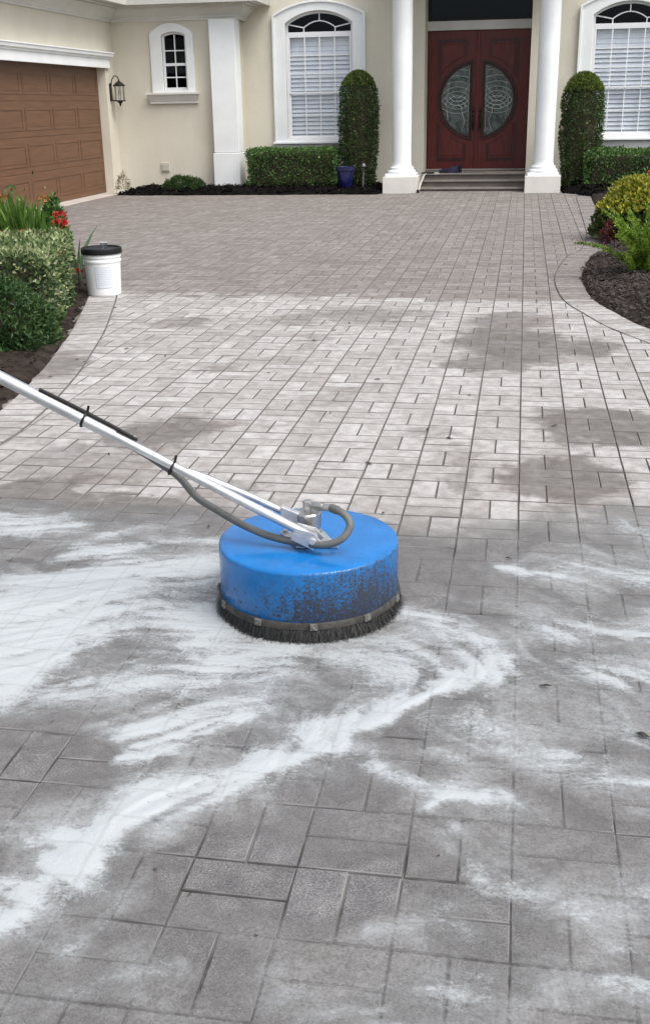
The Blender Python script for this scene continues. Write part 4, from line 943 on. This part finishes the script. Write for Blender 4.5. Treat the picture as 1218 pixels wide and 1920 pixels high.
# right bed
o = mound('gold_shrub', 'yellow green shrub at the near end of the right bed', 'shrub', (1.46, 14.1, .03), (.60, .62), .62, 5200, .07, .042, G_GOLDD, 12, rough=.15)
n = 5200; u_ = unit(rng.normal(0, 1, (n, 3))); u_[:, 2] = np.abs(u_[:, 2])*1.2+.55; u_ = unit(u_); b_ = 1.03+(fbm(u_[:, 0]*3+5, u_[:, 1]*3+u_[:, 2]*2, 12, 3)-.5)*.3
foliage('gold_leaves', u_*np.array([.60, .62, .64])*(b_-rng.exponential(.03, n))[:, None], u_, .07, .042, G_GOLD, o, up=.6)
o = mound('red_leaf_plant', 'small dark red leaved plant under the gold shrub', 'plant', (1.02, 13.62, .03), (.075, .1), .20, 150, .07, .028, REDLEAF, 13, core=False, rough=.3)
mb = MB(); mb.tube([(0, 0, -.03), (0, 0, .15)], .01, 5); mb.build('stem', TWIG, o)
def frond_mesh(L, seed):
    V = []; F = []; m = 380
    for i in range(m):
        t = rng.uniform(.04, 1); c = np.array([L*(.72*t**1.4), 0, L*t*(1-.28*t)]); tx = unit(np.array([[.72*1.4*t**.4, 0, 1-.56*t]]))[0]
        a = rng.uniform(0, 2*PI); n1 = np.array([0, 1, 0]); n2 = np.cross(tx, n1); rad = math.cos(a)*n1+math.sin(a)*n2
        ln = (.075*(1-.7*t**2)+.010); d = rad*.8+tx*.75; d /= np.linalg.norm(d); s = np.cross(d, rng.normal(0, 1, 3)); s /= np.linalg.norm(s)
        k_ = len(V); V += [c, c+d*ln*.5+s*.010, c+d*ln, c+d*ln*.5-s*.010]; F += [(k_, k_+1, k_+2), (k_, k_+2, k_+3)]
    return V, F
fm = []
for i in range(3):
    v, f = frond_mesh(1.0, i); oo = raw('frond', v, f, G_FOX); fm.append(oo.data); bpy.data.objects.remove(oo)
def foxtail(label, loc, n, size):
    o = empty('foxtail_fern', loc); tag(o, label, 'fern', )
    for i in range(n):
        c_ = bpy.data.objects.new('frond', fm[i % 3]); e = i/n; s_ = size*rng.uniform(.75, 1.1)
        c_.location = (rng.normal(0, .04), rng.normal(0, .04), 0); c_.rotation_euler = (rng.normal(0, .15), rng.uniform(-.55, .45), i*2.4+rng.normal(0, .2)); c_.scale = (s_*1.0, s_*1.5, s_); link(c_, o)
foxtail('bright green foxtail fern with plume fronds, nearest in the right bed', (1.15, 10.75, .08), 26, .64)
foxtail('bright green foxtail fern partly behind the nearer one in the right bed', (1.42, 11.7, .08), 24, .60)
# by the house wall
mound('dry_plant', 'small dry tan plant at the corner beside the garage', 'plant', (-7.84, 21.75, .08), (.13, .13), .30, 240, .07, .012, TAN, 15, core=False, spread=1.2)
mound('low_shrub', 'low wide green shrub at the wall below the small window', 'shrub', (-6.58, 21.75, .06), (.46, .18), .27, 3200, .055, .02, G_FERN, 16, core=False)
o = empty('red_flower_plant', (2.15, 20.9, .06)); tag(o, 'small plant with red flowers in front of the dark hedge at the right edge', 'plant'); head(o, (.08, 0, .30), .06, 80, RED); head(o, (.16, .05, .24), .05, 60, RED)
u_ = rng.normal(0, 1, (350, 3))*np.array([.16, .14, .09])+np.array([0, 0, .16]); foliage('foliage', u_, unit(u_), .07, .03, G_BOX, o)

# ------------------------------------------------------------------ blue pot, garden stake, porch tools
o = empty('planter_pot', (-3.375, 21.85, .04)); tag(o, 'dark blue glazed planter pot beside the clipped hedge', 'pot')
mb = MB(); mb.lathe([(.12, 0), (.13, .02), (.165, .36), (.185, .37), (.188, .44), (.17, .445), (.165, .40), (.01, .38)], n=32, cap=True); mb.build('body', BLUEPOT, o, smooth=35)
mb = MB(); mb.lathe([(.001, .40), (.10, .405), (.164, .40)], n=20, cap=False); mb.build('soil', MULCHB, o)
o = empty('garden_stake', (-3.03, 21.8, .04)); tag(o, 'thin garden stake with flat dark top between the pot and the column', 'stake')
mb = MB(); mb.tube([(0, 0, -.02), (.012, 0, .22), (.02, 0, .43)], .010, 6); mb.build('stem', M('stake_grey', (.16, .16, .17), .6), o)
mb = MB(); mb.box(-.085, .105, -.06, .06, .43, .445); mb.build('top_plate', BLACKP, o, bevel=.004)
mb = MB(); mb.lathe([(.035, .446), (.03, .48), (.01, .50)], (.02, 0, 0), 10); mb.build('knob', M('stake_grey_light', (.22, .22, .24), .5), o)
o = empty('navy_bag', (-1.45, 22.98, .292)); tag(o, 'folded navy blue cloth bag lying on the top step by the door', 'bag')
mb = MB(); V = []; nx, ny = 14, 8
for i in range(nx+1):
    for j in range(ny+1):
        u, v = i/nx, j/ny; hgt = (.05+.10*u)*(1-(2*v-1)**4)*(1-(max(0, u-.9)/.1)**2*.6)
        V.append((-.20+.42*u, -.10+.2*v+.02*math.sin(u*9), hgt*(.85+.3*vnoise(np.array(u*6), np.array(v*5), 3))))
mb.add(V, [(i*(ny+1)+j, (i+1)*(ny+1)+j, (i+1)*(ny+1)+j+1, i*(ny+1)+j+1) for i in range(nx) for j in range(ny)]); mb.box(-.19, .215, -.095, .095, .0, .03); mb.build('body', NAVY, o, smooth=60)
mb = MB(); mb.box(.205, .24, -.105, .105, 0, .165); mb.build('end_band', BLACKP, o, bevel=.01)
o = empty('window_squeegee', (-1.93, 21.98, 0)); tag(o, 'pale pole tool with black head leaning on the steps by the left column', 'tool')
GP = M('pale_grey_pole', (.42, .40, .37), .5, .1, 10)
mb = MB(); mb.tube([(-.02, -.30, .01), (.01, -.2, .15), (.05, .15, .30)], .018, 8); mb.build('leg', GP, o, smooth=50)
mb = MB(); mb.lathe([(.022, 0), (.024, .06), (.016, .065)], (-.022, -.305, -.002), 8); mb.build('foot', BLACKP, o)
mb = MB(); mb.box(-.02, .31, .46, .53, .285, .325); mb.build('head', GP, o, bevel=.008)
mb = MB(); mb.box(-.025, .22, .44, .459, .31, .335); mb.build('blade', BLACKP, o, bevel=.004)
mb = MB(); mb.tube([(.05, .14, .295), (.06, .47, .305)], .015, 8); mb.build('crossbar', GP, o)

# ------------------------------------------------------------------ bucket
o = empty('bucket', (-3.735, 9.66, 0)); o.rotation_euler = (0, 0, 0); tag(o, 'white plastic bucket with black lid standing at the hedge on the pavers', 'bucket')
mb = MB(); mb.lathe([(.0, .004), (.143, .0), (.148, .006), (.150, .02), (.163, .30), (.171, .302), (.172, .318), (.164, .32), (.165, .342), (.173, .344), (.174, .362), (.166, .365), (.168, .40)], n=48, cap=False); mb.build('body', PLAST, o, smooth=35)
mb = MB(); mb.lathe([(.176, .372), (.183, .374), (.185, .385), (.183, .418), (.176, .426), (.166, .426), (.160, .412), (.0, .412)], n=48, cap=False); mb.build('lid', BLACKP, o, smooth=30)
mb = MB(); pts = [(-.178*math.cos(q)*1.0, -.05-.10*math.sin(q)*.0-.17*math.sin(q)*.35, .345-.24*math.sin(q)) for q in np.linspace(0, PI, 18)]
pts = [(-.172-.012*math.sin(q), .02-.15*math.cos(q)*1, .335-.25*math.sin(q)) for q in np.linspace(.05*PI, .95*PI, 18)]
mb.tube(pts, .0035, 6); h_ = mb.build('handle', STEEL, o, smooth=50)
mb = MB(); mb.tube(pts[7:12], .008, 8); mb.build('grip', BLACKP, h_, smooth=50)
k = NT('printed_label'); tc = k.n('TexCoord').outputs['Generated']; s_ = k.n('SeparateXYZ'); k.l(tc, s_.inputs[0])
wv = k.math('PINGPONG', s_.outputs[2], .042); ln = k.math('LESS_THAN', wv, .012); nz = k.math('GREATER_THAN', k.noise(tc, 16, 3), .47)
inb = k.math('MULTIPLY', k.math('GREATER_THAN', s_.outputs[2], .10), k.math('LESS_THAN', s_.outputs[2], .92))
bd = k.math('MAXIMUM', k.math('LESS_THAN', s_.outputs[2], .02), k.math('GREATER_THAN', s_.outputs[2], .98)); bd = k.math('MAXIMUM', bd, k.math('LESS_THAN', s_.outputs[0], .03))
k.set(Base_Color=k.mix(k.math('MAXIMUM', k.math('MULTIPLY', k.math('MULTIPLY', k.math('MULTIPLY', ln, nz), inb), .55), k.math('MULTIPLY', bd, .6)), (.66, .69, .74), (.22, .25, .32)), Roughness=.5); LABEL = k.m
V = []; n_ = 14
for i in range(n_+1):
    q = -PI/2-.12+i*(1.02/n_)
    for z in (.075, .265): rr = .1505+(z-.02)/.28*.013+.0012; V.append((rr*math.cos(q), rr*math.sin(q), z))
raw('paper_label', V, [(2*i, 2*i+2, 2*i+3, 2*i+1) for i in range(n_)], LABEL, o)
o2 = empty('plastic_cup', (-3.70, 9.64, .4125)); tag(o2, 'small clear plastic cup on the black bucket lid', 'cup')
mb = MB(); mb.lathe([(.022, 0), (.024, .002), (.032, .055), (.030, .055), (.021, .006)], n=18, cap=False); mb.build('body', CLEAR, o2, smooth=40)
mb = MB(); mb.box(-.03, .03, -.006, .006, .056, .061); mb.build('clip', PLAST, o2)

# ------------------------------------------------------------------ surface cleaner
CC = Vector((-.655, 3.355, 0)); sc = empty('surface_cleaner', CC); tag(sc, 'round blue surface cleaner with bristle skirt and long aluminium wand on foamy pavers', 'floor cleaner')
R_ = .300
mb = MB(); mb.lathe([(.0, .2415), (.10, .2412), (.22, .2402), (R_-.010, .2395), (R_-.004, .2375), (R_-.001, .234), (R_, .229), (R_, .06), (R_-.004, .055), (R_-.02, .055)], n=96, cap=False); mb.build('housing', BLUE, sc, smooth=50)
mb = MB(); mb.lathe([(R_-.002, .070), (R_+.005, .068), (R_+.007, .064), (R_+.007, .048), (R_+.003, .044), (R_-.01, .044)], n=96, cap=False); mb.build('skirt_band', SKIRT, sc, smooth=40)
n = 9000; q = rng.uniform(0, 2*PI, n); z0 = rng.uniform(.045, .056, n); rr = R_+rng.uniform(-.012, .006, n); out = rng.normal(.006, .009, n); tw = rng.normal(0, .03, n); z1 = np.abs(rng.normal(.004, .010, n))+.001
A = np.stack([rr*np.cos(q), rr*np.sin(q), z0], 1); B = np.stack([(rr+out)*np.cos(q+tw), (rr+out)*np.sin(q+tw), z1], 1); tg = np.stack([-np.sin(q), np.cos(q), 0*q], 1)*.0011
raw('bristle_skirt', np.stack([A-tg, A+tg, B+tg*.6, B-tg*.6], 1).reshape(-1, 3), np.arange(n*4).reshape(-1, 4), BRISTLE, sc)
CLIP = M('scuffed_clip', (.15, .145, .135), .65, .5, 60, .5, 160, .002, metal=.2, fine=.5)
for i in range(11):
    q_ = i*2*PI/11+.33+rng.normal(0, .04); mb = MB(); mb.box(R_+.005, R_+.014, -.012, .012, .048, .070); mb.box(R_+.013, R_+.017, -.005, .005, .054, .062); c_ = mb.build('clip', CLIP, sc, bevel=.002); c_.rotation_euler = (0, 0, q_)
def P3(x, y, z): return (x-CC.x, y-CC.y, z)
# mounting plate, swivel and bracket
pz = .2425; mb = MB(); mb.prism([(-.10, .045), (-.02, -.075), (.115, -.055), (.045, .07)], lambda u, v, d: (u, v-.03, d), pz, pz+.010); pl = mb.build('mounting_plate', ALU2, sc, bevel=.002)
for x, y in ((-.08, .01), (-.012, -.088), (.095, -.075), (.035, .025)):
    mb = MB(); mb.lathe([(.010, pz+.010), (.010, pz+.018), (.006, pz+.020)], (x, y, 0), 6); mb.build('bolt', STEEL, pl)
sxw, syw = .005, -.02
mb = MB(); mb.lathe([(.028, .252), (.028, .285), (.041, .288), (.044, .292), (.044, .338), (.040, .343), (.0, .343)], (sxw, syw, 0), 28, cap=False); mb.build('swivel', STEEL, sc, smooth=35)
mb = MB(); mb.lathe([(.013, .343), (.013, .352), (.017, .353), (.017, .378), (.012, .381)], (sxw, syw, 0), 6); mb.tube([(sxw, syw, .366), (sxw+.035, syw-.012, .366)], .014, 6); mb.tube([(sxw+.033, syw-.011, .366), (sxw+.052, syw-.017, .366)], .016, 6); mb.tube([(sxw+.05, syw-.016, .366), (sxw+.085, syw-.025, .366)], .0125, 12); mb.build('elbow_fitting', STEEL, sc, smooth=30)
W0 = Vector(P3(-.615, 3.243, .286)); W1 = Vector(P3(-1.80, 3.2166, .888)); wd = (W1-W0).normalized(); side_ = Vector((0, 0, 1)).cross(wd).normalized(); up_ = wd.cross(side_)
on = lambda t, a=0, b=0: tuple(W0+wd*t+side_*a+up_*b)
br = MB()
for s_ in (-.024, .024):
    c0 = W0+side_*s_; v = [c0+wd*-.015+up_*-.028, c0+wd*.065+up_*-.030, c0+wd*.07+up_*.012, c0+wd*.01+up_*.026, c0+wd*-.03+up_*.010]; v2 = [q_+side_*.006 for q_ in v]
    br.add(v+v2, [(0,1,2,3,4),(9,8,7,6,5)]+[(i, (i+1) % 5, (i+1) % 5+5, i+5) for i in range(5)])
br.tube([on(.0, -.038, 0), on(.0, .038, 0)], .011, 10); br.tube([on(.0, -.042, 0), on(.0, -.034, 0)], .017, 6); br.build('wand_bracket', ALU2, sc, bevel=.0015)
mb = MB(); b0 = Vector(on(.11, -.075, .0)); mb.add([b0+Vector(q_) for q_ in ((-.03,-.012,-.035),(.05,-.012,-.04),(.06,-.012,.0),(-.02,-.012,.03),(-.03,.012,-.035),(.05,.012,-.04),(.06,.012,.0),(-.02,.012,.03))], [(0,1,2,3),(7,6,5,4),(0,4,5,1),(1,5,6,2),(2,6,7,3),(3,7,4,0)]); mb.build('rear_bracket', ALU2, sc, bevel=.003)
mb = MB(); mb.tube([on(.008), on(.3), on(.78)], .0148, 20); mb.build('wand_tube', ALU, sc, smooth=40)
mb = MB(); mb.tube([on(.72), on(.728), on(1.30)], [.0165, .0185, .0205], 20); mb.build('wand_sleeve', ALU, sc, smooth=40)
mb = MB(); mb.tube([on(.66, -.020, .010), on(.98, -.024, .012)], .0075, 10); mb.build('side_rail', ALU, sc, smooth=40)
mb = MB(); mb.tube([on(.115, -.085, -.002), on(.25, -.055, .004), on(.40, -.012, .010), on(.46, .0, .006)], .0118, 14); mb.build('brace_tube', ALU, sc, smooth=50)
hose = [(sxw+.085+CC.x, syw-.025+CC.y, .366), (-.528, 3.262, .372), (-.503, 3.243, .358), (-.494, 3.222, .335), (-.521, 3.203, .300), (-.58, 3.207, .277), (-.665, 3.240, .268), (-.763, 3.262, .276), (-.865, 3.285, .305), (-.955, 3.30, .348), (-1.018, 3.298, .390), (-1.066, 3.280, .462), (-1.12, 3.268, .508), (-1.20, 3.262, .562), (-1.35, 3.262, .642), (-1.6, 3.256, .77), (-1.78, 3.25, .86)]
hp = smoothcurve.__call__([(a_[0], a_[1]) for a_ in hose], .02) if False else None
HP = []; Pq = [Vector(P3(*q_)) for q_ in hose]
for i in range(len(Pq)-1):
    a0, a1, a2, a3 = Pq[max(i-1, 0)], Pq[i], Pq[i+1], Pq[min(i+2, len(Pq)-1)]
    for t in np.linspace(0, 1, 8, endpoint=False): HP.append(.5*(2*a1+(a2-a0)*t+(2*a0-5*a1+4*a2-a3)*t*t+(3*a1-a0-3*a2+a3)*t**3))
mb = MB(); mb.tube(HP, .0125, 14); ho = mb.build('hose', RUBBER, sc, smooth=60)
mb = MB(); mb.tube(HP[0:6], .0148, 14); mb.build('hose_ferrule', RUBBER, ho, smooth=40)
mb = MB(); mb.tube([on(.65, -.010, .019), on(.75, -.008, .0225), on(.90, -.006, .0235), on(1.0, .0, .0245)], [.006, .0075, .0075, .006], 8); mb.build('cable', BLACKP, sc, smooth=50)
for t, r_ in ((.51, .023), (.83, .0255)):
    mb = MB(); c0 = Vector(on(t)); pts = [c0+(side_*math.cos(q_)+up_*math.sin(q_))*r_*(1.0 if t > .6 else 1.0)+(up_*-.008 if t < .6 else up_*.004) for q_ in np.linspace(0, 2*PI, 21)]
    mb.tube(pts, .0042, 6); mb.tube([pts[5], pts[5]+up_*.022+wd*.004], .0045, 6); mb.build('strap', BLACKP, sc, smooth=60)
for t in (.66, .76, .88, .97):
    mb = MB(); c0 = Vector(on(t, -.014, .017)); mb.lathe([(.007, 0), (.007, .008), (.004, .010)], tuple(c0), 8); mb.build('bolt', STEEL, sc)

# ------------------------------------------------------------------ leaf scraps on the pavers
V = [(-.018, 0, .001), (-.004, .008, .004), (.016, .002, .003), (.0, -.007, .005), (.004, .0, .009)]
lm = bpy.data.meshes.new('leaf_scrap'); lm.from_pydata(V, [], [(0, 1, 4), (1, 2, 4), (2, 3, 4), (3, 0, 4), (0, 3, 2, 1)]); lm.materials.append(M('wet_brown_leaf', (.035, .026, .018), .7, .5, 30))
for x, y in SCRAPS:
    o = bpy.data.objects.new('leaf_scrap', lm); o.location = (x, y, .002 if y > 4.3 else .006); s_ = rng.uniform(.6, 1.4)*(.45 if y < 2.5 else 1); o.scale = (s_, s_*rng.uniform(.6, 1.1), s_); o.rotation_euler = (0, 0, rng.uniform(0, 2*PI)); link(o)
    tag(o, 'tiny dark leaf scrap lying on the driveway pavers', 'leaf', 'leaf scraps scattered on the driveway')
bpy.context.view_layer.update()
